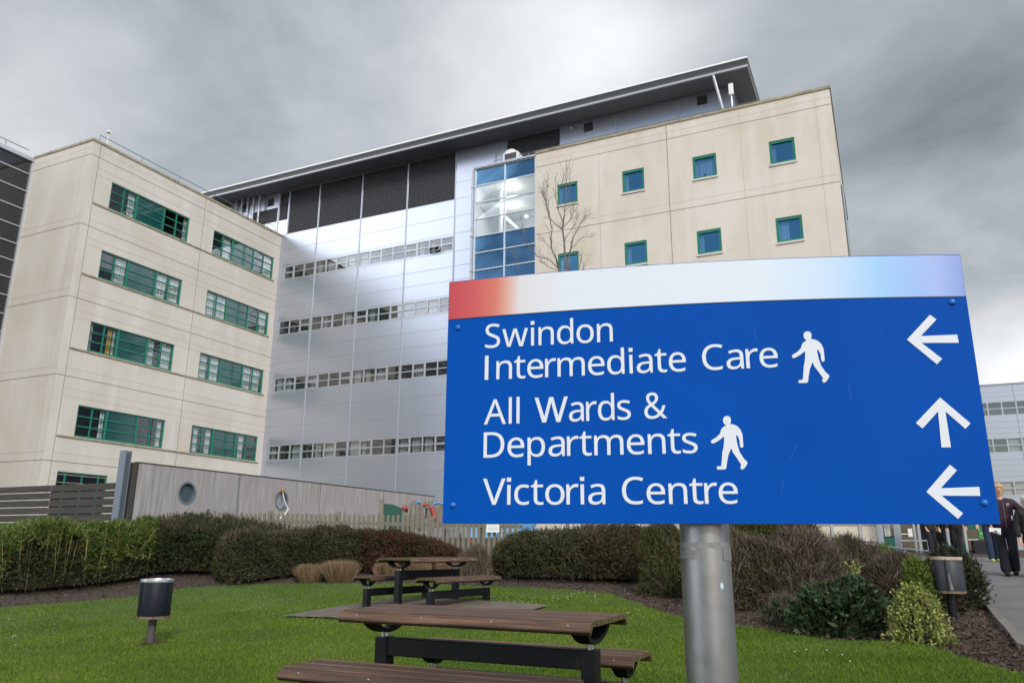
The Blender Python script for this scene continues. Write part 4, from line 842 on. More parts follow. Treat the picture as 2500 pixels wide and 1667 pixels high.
def litter_bin(P, label, body, rim, patch):
    t = thing('litter_bin', P, R(20), label, 'litter bin', 'litter bins on posts')
    mb = MB(); mb.lathe([(.198, .36), (.207, .40), (.207, .82), (.200, .83)], 40); mb.lathe([(.0, .36), (.198, .36)], 40)
    mb.sm = True; mb.build('body', body, t)
    mb = MB(); mb.lathe([(.19, .815), (.214, .815), (.217, .835), (.214, .855), (.195, .858), (.19, .84), (.19, .815)], 40); mb.sm = True; mb.build('rim', rim, t)
    mb = MB(); mb.lathe([(.19, .84), (.186, .46), (0, .46)], 32); mb.sm = True; mb.build('liner', M['bin_inside'], t)
    mb = MB(); mb.lathe([(.205, .352), (.213, .352), (.213, .385), (.205, .385)], 40); mb.build('base_ring', M['rust'], t)
    mb = MB(); mb.lathe([(.052, .355), (.056, -.3)], 20); mb.sm = True; mb.build('post', M['frame_black'] if patch else mat('bin_post', (.06, .055, .05), .6), t)
    for a_ in (-2.5, -.75):
        mb = MB(); mb.tube([(.21*math.cos(a_), .21*math.sin(a_), .37), (.21*math.cos(a_), .21*math.sin(a_), .825)], .008, 6); mb.build('seam', M['frame_black'], t)
    if patch:
        mb = MB(); A0 = -2.30; zs_ = [.40, .44, .50, .56, .60, .64]; wl = [.10, .09, .055, .05, .045, .02]; cen = [.06, .03, 0, -.02, -.03, -.04]
        vs = [(.2085*math.cos(A0+c+s*w), .2085*math.sin(A0+c+s*w), z) for z, w, c in zip(zs_, wl, cen) for s in (-1, 1)]
        mb.add(vs, [(2*i, 2*i+1, 2*i+3, 2*i+2) for i in range(5)]); mb.build('worn_patch', M['kerb'], t)
    return t
P = G(344, 1483); litter_bin((P[0], P[1], float(gz(P[0], P[1]))), 'navy perforated litter bin with a silver rim standing alone on the lawn', M['bin_navy'], M['rim_steel'], False)
P = G(2190, 1420); litter_bin((P[0], P[1], float(gz(P[0], P[1]))), 'grey perforated litter bin with a worn brown rim beside the path', M['bin_grey'], M['rim_worn'], True)

# ================================================================== fences and play yard
def timber_fn(c1, c2, c3, sc=(7, 7, .5)):
    def fn(nt, p, o):
        g = noise(nt, scaled(nt, o, sc), 1.5, 6, .6)
        c = mixc(nt, maprange(nt, g, .36, .64), c1, c2); c = mixc(nt, maprange(nt, noise(nt, o, 1.4, 5), .45, .7), c, c3); nt.links.new(c, p.inputs['Base Color'])
        b_ = nd(nt, 'ShaderNodeBump'); b_.inputs['Strength'].default_value = .4; b_.inputs['Distance'].default_value = .01; nt.links.new(g, b_.inputs['Height']); nt.links.new(b_.outputs[0], p.inputs['Normal'])
    return fn
M['timber_grey'] = mat('silvered_timber', rough=.85, fn=timber_fn((.22, .21, .21), (.34, .325, .328), (.28, .265, .272)))
M['timber_dark'] = mat('dark_weathered_board', rough=.8, fn=timber_fn((.030, .028, .024), (.060, .055, .047), (.040, .040, .030), (.6, 8, 8)))
M['picket'] = mat('weathered_picket', rough=.9, fn=timber_fn((.14, .128, .105), (.24, .222, .19), (.105, .10, .055), (14, 14, 2)))
M['play_green'] = mat('green_play_panel', (.004, .065, .040), .45); M['play_red'] = mat('red_play_tube', (.35, .035, .03), .45); M['play_blue'] = mat('blue_play_hoop', (.10, .24, .45), .45); M['play_yellow'] = mat('yellow_play_panel', (.55, .33, .02), .5)
M['play_navy'] = mat('navy_play_panel', (.02, .04, .11), .5)
TW = thing('timber_screen', l2w(19.88, -25.51), YAW, 'tall silvery grey timber screen wall with round portholes behind the hedge', 'fence')
pan = [-25.51, -21.99, -18.30, -14.61, -10.91]
for i in range(4):
    y0, y1 = pan[i]+25.51+.02, pan[i+1]+25.51-.02; z0, z1 = -1.6, 2.0; yc, zc = (y0+y1)/2-.1*(i == 0)+(.0 if i else .0), 1.35; r = .285
    mb = MB()
    if i < 2:
        yc = (-23.86, -20.14)[i]+25.51
        ang = sorted(list(np.linspace(0, 2*PI, 36, endpoint=False))+[math.atan2(b_-zc, a_-yc) % (2*PI) for a_ in (y0, y1) for b_ in (z0, z1)])
        inn = [(yc+r*math.cos(t), zc+r*math.sin(t)) for t in ang]; out = []
        for t in ang:
            c, s = math.cos(t), math.sin(t); k = min(((y1-yc)/c if c > 1e-9 else (y0-yc)/c if c < -1e-9 else 1e9), ((z1-zc)/s if s > 1e-9 else (z0-zc)/s if s < -1e-9 else 1e9)); out.append((yc+k*c, zc+k*s))
        n = len(ang)
        for x in (0, -.12): mb.add([(x, *p) for p in inn+out], [(j, (j+1) % n, n+(j+1) % n, n+j) for j in range(n)])
        mb.add([(x, *p) for x in (0, -.12) for p in inn], [(j, (j+1) % n, n+(j+1) % n, n+j) for j in range(n)]); mb.box(-.119, -.001, y0, y1, z1-.001, z1+.001)
    else: mb.box(-.12, 0, y0, y1, z0, z1)
    p = mb.build('panel', M['timber_grey'], TW)
    if i < 2:
        mb = MB(); n = 36; A = np.linspace(0, 2*PI, n, endpoint=False)
        vs = [(x, yc+rr*math.cos(t), zc+rr*math.sin(t)) for x, rr in ((.012, r+.02), (.012, r-.03), (-.13, r-.03)) for t in A]
        mb.add(vs, [(k*n+j, k*n+(j+1) % n, (k+1)*n+(j+1) % n, (k+1)*n+j) for k in range(2) for j in range(n)]); mb.build('porthole_ring', M['rail'], p)
        mb = MB(); mb.add([(-.09, yc+(r-.03)*math.cos(t), zc+(r-.03)*math.sin(t)) for t in A], [tuple(range(n))])
        mb.build('porthole_pane', M['teal_glass'] if i == 0 else M['steel_grey'], p)
        if i == 0:
            mb = MB()
            for k in range(-5, 6):
                d = k*.045; h = math.sqrt(max(.24**2-d*d, 0)); c = math.sqrt(.5)
                mb.tube([(-.075, yc+c*(d-h), zc+c*(-d-h)), (-.075, yc+c*(d+h), zc+c*(-d+h))], .007, 5)
            mb.build('porthole_bars', M['rail'], p)
mb = MB()
for y in pan[1:4]: mb.box(-.10, -.005, y+25.51-.02, y+25.51+.02, -1.6, 1.98)
mb.build('joint_strip', M['rail'], TW)
mb = MB(); mb.box(-.14, .012, -.0, 14.62, 2.002, 2.03); mb.build('capping', M['timber_dark'], TW)
mb = MB(); mb.box(-.16, -.121, .0, 14.6, 1.4, 1.55); mb.box(-.16, -.121, 0, 14.6, -.3, -.15); mb.box(-.20, -.02, -.13, .018, -1.6, 2.0); mb.build('frame_edge', M['timber_dark'], TW)
mb = MB(); mb.box(-.22, .0, -.40, -.37, -1.6, 2.28); mb.box(-.22, .0, -.25, -.22, -1.6, 2.28); mb.box(-.12, -.10, -.37, -.25, -1.6, 2.28); mb.build('steel_post', M['rail'], TW)
SF = thing('slat_fence', l2w(19.6, -25.75), YAW, 'dark horizontal board fence with narrow gaps at the left behind the bamboo', 'fence')
for k in range(11):
    z1 = 1.50-.192*k; mb = MB(); mb.box(-9, 0, -.0, .035, z1-.166, z1); mb.build('board', M['timber_dark'], SF)
for x in (-2.6, -5.2, -7.8):
    mb = MB(); mb.box(x-.05, x+.05, .036, .12, -1.6, 1.48); mb.build('post', M['timber_dark'], SF)
mb = MB()
for k in range(11):
    for dx in (-.012, .012): mb.ell((-2.6+dx, -.002, 1.44-.192*k), (.01, .004, .01), 6, 4); mb.ell((-2.6+dx, -.002, 1.36-.192*k), (.01, .004, .01), 6, 4)
mb.build('screw_heads', M['bolt'], SF)
def OY(px, py, y): d = ray(px, py); return d*(y/d[1])
A0, A1 = OY(462, 1180, 20.6), OY(1200, 1180, 18.9)
ztl, ztr = Zat(570, 1176, OY(570, 1176, 20.4)), Zat(880, 1181, OY(880, 1181, 19.6))
L_ = np.hypot(*(A1-A0)[:2]); ang = math.atan2(A1[1]-A0[1], A1[0]-A0[0])
slope = (ztr-ztl)/((880-570)/(1200-462)*L_)
PF = thing('picket_fence', (A0[0], A0[1], 0), ang, 'low weathered picket fence with rounded tops running between hedge and timber screen', 'fence')
zt0 = ztl-slope*(570-462)/(1200-462)*L_
npk = int(L_/.128); base_me = None
mb = MB(); w = .036; hh_ = 1.35
pro = [(-w, -hh_), (w, -hh_), (w, -.035), (w*.72, -.012), (w*.3, 0), (-w*.3, 0), (-w*.72, -.012), (-w, -.035)]
mb.prism(pro, lambda x, z: (x, 0, z), lambda x, z: (x, .02, z)); pk_me = mb.mesh('picket', M['picket'])
for k in range(min(npk, 98)):
    x = k*.128; o = bpy.data.objects.new('picket', pk_me); COL.objects.link(o); o.parent = PF; o.location = (x, rng.normal(0, .004), zt0+slope*x+rng.normal(0, .018)); o.rotation_euler = (0, rng.normal(0, .012), 0)
mb = MB()
for dz in (-.22, -.85): mb.add([(0, .022, zt0+dz-.04), (L_, .022, zt0+slope*L_+dz-.04), (L_, .06, zt0+slope*L_+dz-.04), (0, .06, zt0+dz-.04), (0, .022, zt0+dz+.04), (L_, .022, zt0+slope*L_+dz+.04), (L_, .06, zt0+slope*L_+dz+.04), (0, .06, zt0+dz+.04)], [(0, 3, 2, 1), (4, 5, 6, 7), (0, 1, 5, 4), (1, 2, 6, 5), (2, 3, 7, 6), (3, 0, 4, 7)])
mb.build('fence_rail', M['picket'], PF)
for x in np.arange(1.9, L_, 1.85):
    mb = MB(); mb.box(-.05, .05, .062, .16, -1.5, .06); mb.build('post', M['picket'], PF, loc=(x, 0, zt0+slope*x))
nt_ = OY(1132, 1213, 18.98); NS = thing('notice_board', (nt_[0], nt_[1]-.06, nt_[2]), ang, 'small white notice fixed to the picket fence just under the blue sign', 'notice')
mb = MB(); mb.box(-.155, .155, 0, .012, -.09, .09); mb.build('panel', M['white'], NS)
mb = MB()
for k in range(3):
    for q in range(6): mb.box(-.12+q*.04, -.12+q*.04+.03*rng.uniform(.6, 1), -.003, .0, .035-k*.035, .045-k*.035)
mb.build('small_print', M['rail'], NS)
# play frame behind the pickets
def o2(x, y, yy=21.2): p = OY((900+x/5.88)*.9408, (1180+y/5.88)*.9408, yy); return p
B0 = o2(185, 300); PFm = thing('playground_climber', (B0[0], B0[1], float(gz(B0[0], B0[1]))), 0, 'playground frame with green wave panel, blue hoops and red tubes behind the picket fence', 'play equipment')
def pl(x, y, dy=0): p = o2(x, y); return (p[0]-B0[0], dy, p[2]-PFm.location[2])
for x, y in ((185, 222), (640, 245), (785, 248), (880, 238), (512, 292), (590, 280)):
    mb = MB(); q = pl(x, y); s = .06 if x not in (512, 590) else .045; mb.box(q[0]-s, q[0]+s, .0, .12, -.3, q[2]); mb.build('post', M['picket'], PFm)
poly = [(215, 288), (280, 290), (340, 298), (400, 320), (460, 350), (520, 370), (570, 378), (612, 380), (612, 700), (215, 700)]
q = [pl(*p) for p in poly]; mb = MB(); mb.prism([(p[0], p[2]) for p in q], lambda x, z: (x, .04, z), lambda x, z: (x, .06, z)); mb.build('wave_panel', M['play_green'], PFm)
for xa, xb, ya in ((662, 770, 262), (915, 1085, 275)):
    mb = MB(); c = (xa+xb)/2; rx = (xb-xa)/2; pts = [pl(c+rx*math.cos(t), ya+52-52*math.sin(t), .03) for t in np.linspace(PI, 0, 11)]; mb.tube(pts, .03, 8); mb.build('hoop', M['play_blue'], PFm)
    mb = MB()
    for x in np.linspace(xa+14, xb-12, 5 if xb < 800 else 7): t_ = (x-c)/rx; mb.tube([pl(x, ya+58-46*math.sqrt(max(0, 1-t_*t_)), .05), pl(x, 640, .05)], .028, 6)
    mb.build('balusters', M['picket'], PFm)
mb = MB(); mb.tube([pl(898, 330, -.05), pl(958, 510, -.05)], .05, 8); mb.build('red_tube', M['play_red'], PFm); mb = MB(); mb.tube([pl(785, 312, -.02), pl(855, 300, -.02)], .035, 8); mb.build('red_tube', M['play_red'], PFm); mb = MB(); mb.tube([pl(500, 330, -.02), pl(520, 362, -.02), pl(560, 352, -.02)], .05, 8); mb.build('red_tube', M['play_red'], PFm); mb = MB(); mb.tube([pl(780, 430), pl(770, 560)], .03, 8); mb.build('red_tube', M['play_red'], PFm)
mb = MB(); q = [pl(*p) for p in ((808, 345), (830, 342), (850, 372), (850, 500), (808, 500))]; mb.prism([(p[0], p[2]) for p in q], lambda x, z: (x, .08, z), lambda x, z: (x, .1, z)); mb.build('navy_panel', M['play_navy'], PFm)
mb = MB(); q = [pl(*p) for p in ((508, 500), (528, 495), (536, 560), (526, 610), (534, 670), (508, 690))]; mb.prism([(p[0], p[2]) for p in q], lambda x, z: (x, .08, z), lambda x, z: (x, .1, z)); mb.build('yellow_panel', M['play_yellow'], PFm)
mb = MB(); q = [pl(*p) for p in ((822, 570), (845, 570), (845, 690), (822, 690))]; mb.prism([(p[0], p[2]) for p in q], lambda x, z: (x, .2, z), lambda x, z: (x, .22, z)); q = [pl(*p) for p in ((1435, 770), (1470, 770), (1470, 850), (1435, 850))]; mb.prism([(p[0], p[2]) for p in q], lambda x, z: (x, .2, z), lambda x, z: (x, .22, z)); mb.build('red_panel', M['play_red'], PFm)
mb = MB()
for x0_, x1_, y0_, y1_ in ((320, 500, 530, 612), (690, 720, 590, 680), (1075, 1140, 640, 760), (1255, 1310, 700, 830)):
    a_, b_ = pl(x0_, y1_), pl(x1_, y0_); mb.box(a_[0], b_[0], .25, .6, a_[2], b_[2])
mb.build('dark_play_box', M['room_dark'], PFm)
# bent spout in front of the second porthole
sp = [LX(648.5, 1126, 20.05), LX(653, 1150, 20.05), LX(662, 1168, 20.05), LX(655, 1180, 20.05), LX(640, 1192, 20.05)]
WS = thing('play_spout', l2w(20.05, sp[0][0]), YAW, 'bent white tube with an orange tip in front of the right porthole', 'play equipment')
mb = MB(); mb.tube([(0, y-sp[0][0], z) for y, z in sp]+[(0, sp[4][0]-sp[0][0]-.3, sp[4][1]-1.2)], .02, 8); mb.sm = True; mb.build('tube', M['white'], WS)
mb = MB(); mb.ell((0, 0, sp[0][1]), (.055, .055, .075), 10, 7); mb.sm = True; mb.build('tip', mat('orange_tip', (.38, .17, .03), .6), WS)

# ================================================================== entrance beside the cream block
M['cream_panel'] = mat('cream_render', rough=.8, fn=mottled((.56, .50, .40), (.62, .56, .46), 2))
M['teal_panel'] = mat('teal_panel', (.005, .10, .085), .5)
M['lobby_sign_green'] = mat('green_board', (.05, .25, .06), .5)
EN = thing('entrance_lobby', l2w(38, -7.3), YAW, 'glazed hospital entrance lobby with cream and teal panels below the sign at right', 'building')
fE = lambda u, z, d: (u-38, d, z)
def part(name, m, boxes, p=EN):
    mb = MB()
    for b_ in boxes: fbox(mb, fE, *b_)
    return mb.build(name, m, p)
part('cream_panel', M['cream_panel'], [(33.5, 35.93, -.6, 2.9, 0, .1), (36.03, 36.52, -.6, 2.9, 0, .1)])
part('frame', M['alu'], [(33.5, 37.1, .86, .93, -.04, .0), (33.5, 36.7, .26, .30, -.045, -.005), (34.98, 35.06, -.6, .86, -.05, .02), (35.94, 36.02, -.6, 2.9, -.05, .12), (36.53, 36.74, -.6, 2.9, -.05, .12), (37.17, 37.24, -.6, 2.9, -.05, .12), (37.72, 37.80, -.6, 2.9, -.06, .12), (37.86, 37.95, -.6, 2.9, -.03, .12), (38.12, 38.18, -.6, 2.9, -.06, .12), (37.25, 38.11, .28, .33, -.04, .0),
                         (39.30, 39.38, -.6, 2.9, -.06, .12), (39.40, 40.2, .93, 1.0, -.03, .06), (39.40, 39.72, .32, .37, -.02, .06)])
part('teal_panel', M['teal_panel'], [(36.75, 37.16, -.6, .41, -.01, .08), (38.6, 39.29, -.6, .2, .0, .08), (39.39, 40.2, .70, .92, .0, .08)])
mb = MB(); rect(mb, fE, 36.75, 37.16, .42, 2.9, .04); rect(mb, fE, 37.25, 38.12, -.6, 2.9, .05); rect(mb, fE, 38.18, 39.30, -.6, 2.9, .05); rect(mb, fE, 39.39, 40.2, -.6, .70, .05); mb.build('glazing', M['glass'], EN)
part('roof', M['soffit'], [(33.4, 40.3, 2.9, 3.15, -.3, 3.9)])
part('room', M['room_dark'], [(33.5, 40.2, -.6, 2.9, 2.5, 2.6), (40.2, 40.26, -.6, 2.9, .13, 2.5)])
part('blind', M['curtain'], [(36.78, 36.98, .45, 1.6, .12, .14)])
part('green_board', M['lobby_sign_green'], [(39.74, 40.02, .36, .69, -.05, -.01)])
part('board_text', M['white'], [(39.79+.032*k, 39.79+.032*k+.024, .53, .56, -.055, -.051) for k in range(6)])
CO = thing('canopy_column', l2w(37.2, -8.2), YAW, 'thick grey blue steel column before the entrance lobby', 'column')
mb = MB(); mb.box(-.11, .11, -.09, .09, -.7, 3.4); mb.build('shaft', M['steel_grey'], CO, bevel=.012)
mb = MB(); mb.box(.33, .47, -.05, .05, .42, .70); mb.box(.11, .33, -.01, .01, .5, .53); mb.build('light_box', M['white'], CO)
PO = thing('slim_post', l2w(38.75, -8.0), YAW, 'slim grey post between the dark coated people and the white door frame', 'post')
mb = MB(); mb.tube([(0, 0, -.7), (0, 0, 3.2)], .055, 12); mb.sm = True; mb.build('shaft', M['steel_grey'], PO); mb = MB(); mb.lathe([(.0, -.17), (.1, -.17), (.1, -.21)], 16); mb.build('foot_plate', M['rail'], PO)
BR = thing('slatted_barrier', l2w(39.75, -7.8), YAW, 'dark slatted barrier standing under the green board at the entrance', 'barrier')
for k in range(7): mb = MB(); mb.box(-.22+k*.065, -.22+k*.065+.05, -.02, .02, -.25, .32); mb.build('slat', M['louvre_dark'], BR)
mb = MB(); mb.box(-.22, .23, .02, .045, .2, .26); mb.box(-.22, .23, .02, .045, -.1, -.04); mb.build('bar', M['rail'], BR)
ha, hb_ = [OY((2000+x/4.704)*.9408, (1270+y/4.704)*.9408, 24.5) for x, y in ((470, 270), (1400, 368))]
HR = thing('handrail', (ha[0], ha[1], 0), 0, 'grey tubular ramp handrail sloping down behind the shrubs', 'handrail')
dv = hb_-ha; mb = MB(); mb.tube([(-dv[0]*.6, -dv[1]*.6, ha[2]-dv[2]*.6), (0, 0, ha[2]), (dv[0], dv[1], hb_[2])], .025, 8); mb.sm = True; mb.build('rail', M['rail'], HR)
mb = MB()
for k in (-.4, .1, .55, .98): mb.tube([(dv[0]*k, dv[1]*k, ha[2]+dv[2]*k), (dv[0]*k, dv[1]*k, ha[2]+dv[2]*k-1.1)], .025, 8)
mb.build('upright', M['steel_grey'], HR)

# ================================================================== people
def skin_mesh(name, nodes, edges, root, mats, sub=2):
    ks = list(nodes); me = bpy.data.meshes.new(name); me.from_pydata([nodes[k][0] for k in ks], [(ks.index(a_), ks.index(b_)) for a_, b_ in edges], []); me.update()
    ob = bpy.data.objects.new(name, me); COL.objects.link(ob); ob.modifiers.new('skin', 'SKIN').use_smooth_shade = True
    sv = me.skin_vertices[0].data
    for i, k in enumerate(ks):
        r_ = nodes[k][1]; sv[i].radius = r_ if isinstance(r_, tuple) else (r_, r_); sv[i].use_root = (k == root)
    m_ = ob.modifiers.new('sub', 'SUBSURF'); m_.levels = sub; m_.render_levels = sub
    dg = bpy.context.evaluated_depsgraph_get(); dg.update(); out = bpy.data.meshes.new_from_object(ob.evaluated_get(dg)); bpy.data.objects.remove(ob); bpy.data.meshes.remove(me)
    out.name = name; out.materials.clear()
    for m in mats: out.materials.append(m)
    return out
M['skin'] = mat('skin', (.50, .27, .19), .55); M['lip'] = mat('lips', (.36, .12, .10), .5); M['eye'] = mat('eye', (.05, .035, .03), .3)
def person(label, P, yaw, H, hand_l, hand_r, elbow_l, elbow_r, feet, jacket, trousers, hair, shoe, flare=.085, coat=.84, collar=None):
    s = H/1.70; t = thing('person', P, yaw, label, 'person'); v = lambda x, y, z: (x*s, y*s, z*s)
    fl, fr = feet
    kl = ((-.09+fl[0])/2, min(fl[1], 0)*.4-.03, .48); kr = ((.09+fr[0])/2, min(fr[1], 0)*.4-.03, .48)
    N = {'pel': (v(0, 0, .95), .11*s), 'sp': (v(0, 0, 1.1), .10*s), 'ch': (v(0, 0, 1.28), (.14*s, .10*s)), 'nk': (v(0, -.005, 1.43), .055*s), 'nk2': (v(0, -.012, 1.475), .050*s),
         'jaw': (v(0, -.030, 1.525), (.058*s, .066*s)), 'fac': (v(0, -.022, 1.585), (.074*s, .088*s)), 'crn': (v(0, -.008, 1.64), (.072*s, .086*s)), 'top': (v(0, -.004, 1.672), (.045*s, .055*s))}
    E_ = [('pel', 'sp'), ('sp', 'ch'), ('ch', 'nk'), ('nk', 'nk2'), ('nk2', 'jaw'), ('jaw', 'fac'), ('fac', 'crn'), ('crn', 'top')]
    for sd, el, hd, kn, ft in ((-1, elbow_l, hand_l, kl, fl), (1, elbow_r, hand_r, kr, fr)):
        q = 'l' if sd < 0 else 'r'
        el, hd = np.array(el), np.array(hd); d = (hd-el)/np.linalg.norm(hd-el)
        N.update({q+'sh': (v(sd*.16, 0, 1.385), .055*s), q+'el': (v(*el), .040*s), q+'wr': (v(*hd), (.026*s, .022*s)), q+'pa': (v(*(hd+d*.055)), (.036*s, .016*s)), q+'pb': (v(*(hd+d*.09)), (.038*s, .014*s))})
        E_ += [('ch', q+'sh'), (q+'sh', q+'el'), (q+'el', q+'wr'), (q+'wr', q+'pa'), (q+'pa', q+'pb')]
        sv_ = np.cross(d, (0, -1, .2)); sv_ /= np.linalg.norm(sv_)+1e-9; cu = np.array([-sd*.3, -.55, 0])
        for i, (o, ln) in enumerate(((-.03, .062), (-.01, .074), (.011, .07), (.03, .055))):
            a_ = hd+d*.098+sv_*o; b_ = a_+d*ln*.55+cu*.010; c_ = b_+(d*.7+cu*.7)*ln*.45
            N.update({f'{q}f{i}a': (v(*a_), .0092*s), f'{q}f{i}b': (v(*b_), .0085*s), f'{q}f{i}c': (v(*c_), .0065*s)}); E_ += [(q+'pb', f'{q}f{i}a'), (f'{q}f{i}a', f'{q}f{i}b'), (f'{q}f{i}b', f'{q}f{i}c')]
        a_ = hd+d*.04-sv_*.036*sd+np.array([0, -.012, 0]); b_ = a_+d*.04+np.array([0, -.012, 0]); N.update({q+'ta': (v(*a_), .0105*s), q+'tb': (v(*b_), .008*s)}); E_ += [(q+'pa', q+'ta'), (q+'ta', q+'tb')]
        N.update({q+'hp': (v(sd*.09, 0, .88), .085*s), q+'kn': (v(*kn), .052*s), q+'an': (v(ft[0], ft[1]+.02, ft[2]+.09), .038*s), q+'to': (v(ft[0], ft[1]-.10, ft[2]+.035), .032*s)})
        E_ += [('pel', q+'hp'), (q+'hp', q+'kn'), (q+'kn', q+'an'), (q+'an', q+'to')]
    me = skin_mesh('body', N, E_, 'pel', [M['skin'], M['eye'], M['lip']])
    mb = MB(); hc = -.022
    mb.ell(v(0, hc-.088, 1.578), (.012*s, .018*s, .020*s), 8, 6)
    for x in (-1, 1): mb.ell(v(x*.076, hc+.015, 1.583), (.010*s, .018*s, .028*s), 8, 6)
    mb.mi = 1
    for x in (-1, 1): mb.ell(v(x*.030, hc-.074, 1.60), (.013*s, .008*s, .007*s), 8, 5)
    mb.mi = 2; mb.ell(v(0, hc-.080, 1.540), (.022*s, .009*s, .006*s), 8, 5)
    bm = bmesh.new(); bm.from_mesh(me); me2 = mb.mesh('f', [M['skin'], M['eye'], M['lip']], smooth=True); bm.from_mesh(me2); bm.to_mesh(me); bm.free()
    o = bpy.data.objects.new('body', me); COL.objects.link(o); o.parent = t; me.polygons.foreach_set('use_smooth', [True]*len(me.polygons))
    J = {'pe': (v(0, 0, coat), (.235*s, .165*s)), 'wa': (v(0, 0, 1.02), (.200*s, .150*s)), 'ch': (v(0, 0, 1.23), (.215*s, .155*s)), 'up': (v(0, 0, 1.375), (.130*s, .105*s)), 'nk': (v(0, .005, 1.455), (.080*s, .078*s)),
         'ls': (v(-.185, 0, 1.35), .088*s), 'rs': (v(.185, 0, 1.35), .088*s), 'le': (v(*elbow_l), .070*s), 're': (v(*elbow_r), .070*s)}
    JE = [('pe', 'wa'), ('wa', 'ch'), ('ch', 'up'), ('up', 'nk'), ('up', 'ls'), ('up', 'rs'), ('ls', 'le'), ('rs', 're')]
    for q, el, hd in (('l', elbow_l, hand_l), ('r', elbow_r, hand_r)):
        el, hd = np.array(el), np.array(hd); J[q+'c'] = (v(*(hd-(hd-el)*.02)), .052*s); JE.append((q+'e', q+'c'))
    o = bpy.data.objects.new('jacket', skin_mesh('jacket', J, JE, 'pe', [jacket])); COL.objects.link(o); o.parent = t
    T = {'pe': (v(0, 0, .97), (.15*s, .11*s)), 'c': (v(0, 0, .87), (.15*s, .115*s))}; TE = [('pe', 'c')]
    for q, sd, kn, ft in (('l', -1, kl, fl), ('r', 1, kr, fr)):
        T.update({q+'h': (v(sd*.10, 0, .80), .112*s), q+'k': (v(*kn), .088*s), q+'a': (v(ft[0], ft[1]+.015, ft[2]+.035), flare*s)}); TE += [('c', q+'h'), (q+'h', q+'k'), (q+'k', q+'a')]
    o = bpy.data.objects.new('trousers', skin_mesh('trousers', T, TE, 'pe', [trousers])); COL.objects.link(o); o.parent = t
    for ft in (fl, fr):
        mb = MB(); mb.ell(v(ft[0], ft[1]-.055, ft[2]+.04), (.048*s, .125*s, .045*s), 12, 7); mb.sm = True; mb.build('shoe', shoe, t)
    mb = MB(); mb.ell(v(0, .012, 1.640), (.100*s, .108*s, .092*s), 16, 10); mb.ell(v(0, .042, 1.575), (.100*s, .075*s, .100*s), 14, 8)
    for k in range(9):
        a_ = -.9+k*.225; mb.ell(v(.072*math.sin(a_), -.062*math.cos(a_)-.018, 1.655+.006*(k % 2)), (.026*s, .028*s, .030*s), 8, 6)
    mb.sm = True; mb.build('hair', hair, t)
    if collar:
        mb = MB(); mb.lathe([(.066*s, 1.43*s), (.078*s, 1.455*s), (.074*s, 1.475*s), (.066*s, 1.475*s)], 20); mb.sm = True; mb.build('collar', collar, t)
    return t
cloth = lambda n, c: mat(n, rough=.85, fn=mottled(c, tuple(x*.7 for x in c), 9), bump=(14, .35, .02))
M['plum'] = cloth('plum_fleece', (.034, .010, .022)); M['navyc'] = cloth('black_cloth', (.006, .007, .012)); M['blackc'] = cloth('black_coat_cloth', (.010, .009, .009)); M['jeans'] = cloth('blue_denim', (.010, .022, .055))
M['blonde'] = mat('fair_hair', rough=.6, fn=mottled((.36, .22, .10), (.50, .34, .18), 60)); M['white_hair'] = mat('white_hair', (.55, .53, .50), .6); M['dark_hair'] = mat('dark_hair', (.03, .02, .015), .5); M['pink'] = cloth('pink_shirt_cloth', (.55, .28, .30)); M['lime'] = mat('lime_shoe', (.35, .50, .08), .5); M['shoe'] = mat('black_shoe', (.008, .008, .009), .4)
d = ray(2322, 1320); pw_ = np.array([9.22, 14.88])
WP = (pw_[0], pw_[1], float(gz(*pw_)))
WO = person('person with fair hair in a plum fleece and black trousers walking towards us, holding papers', WP, R(-22), 1.66, (-.24, -.20, .90), (.235, -.13, 1.0), (-.30, .02, 1.12), (.40, .10, 1.16), ((-.07, -.05, 0), (.10, .10, .02)), M['plum'], M['navyc'], M['blonde'], M['shoe'], flare=.10)
mb = MB(); cs = 1.66/1.70
for x0_, x1_, z0_, z1_ in ((.10, .20, 1.20, 1.205), ): mb.tube([(.02*cs, -.150*cs, 1.36*cs), (.02*cs, -.160*cs, .88*cs)], .004, 5)
mb.build('zip', M['rail'], WO)
mb = MB(); mb.tube([(.10+.022*math.cos(t), -.138, 1.28+.022*math.sin(t)) for t in np.linspace(0, 5.2, 12)], .004, 5); mb.build('chest_emblem', M['white'], WO)
mb = MB(); mb.tube([(.13, -.140, 1.08), (.135, -.142, 1.0)], .012, 6); mb.build('pocket_tag', M['white'], WO)
hx = Matrix.Rotation(R(-22), 3, 'Z') @ Vector((-.215*cs, -.255*cs, .84*cs))
PA = thing('folded_papers', (WP[0]+hx[0], WP[1]+hx[1], WP[2]+hx[2]), R(-22), 'folded white papers held by the person in the plum fleece', 'papers')
mb = MB()
for k in range(4): mb.add([(-.07, -.01-.006*k, .05-.004*k), (.11, -.03-.006*k, .0+.01*k), (.10, -.03-.006*k, -.09+.01*k), (-.08, -.01-.006*k, -.03)], [(0, 1, 2, 3)])
mb.build('sheets', M['white'], PA); mb = MB(); mb.box(.0, .04, -.062, -.05, -.05, -.01); mb.build('print', M['louvre'], PA)
hm = ray(2357, 1150); Dm = 17.2; hm = hm/math.hypot(hm[0], hm[1])*Dm; hm[2] = float(gz(hm[0], hm[1]))
zm = Zat(2357, 1139, hm)-hm[2]
person('person with white hair and pink collar, cut off by the right edge', tuple(hm), R(-12), min(1.75, zm), (-.26, -.05, .82), (.26, -.05, .82), (-.27, .02, 1.1), (.27, .02, 1.1), ((-.09, 0, 0), (.10, -.02, 0)), M['blackc'], M['navyc'], M['white_hair'], M['shoe'], collar=M['pink'])
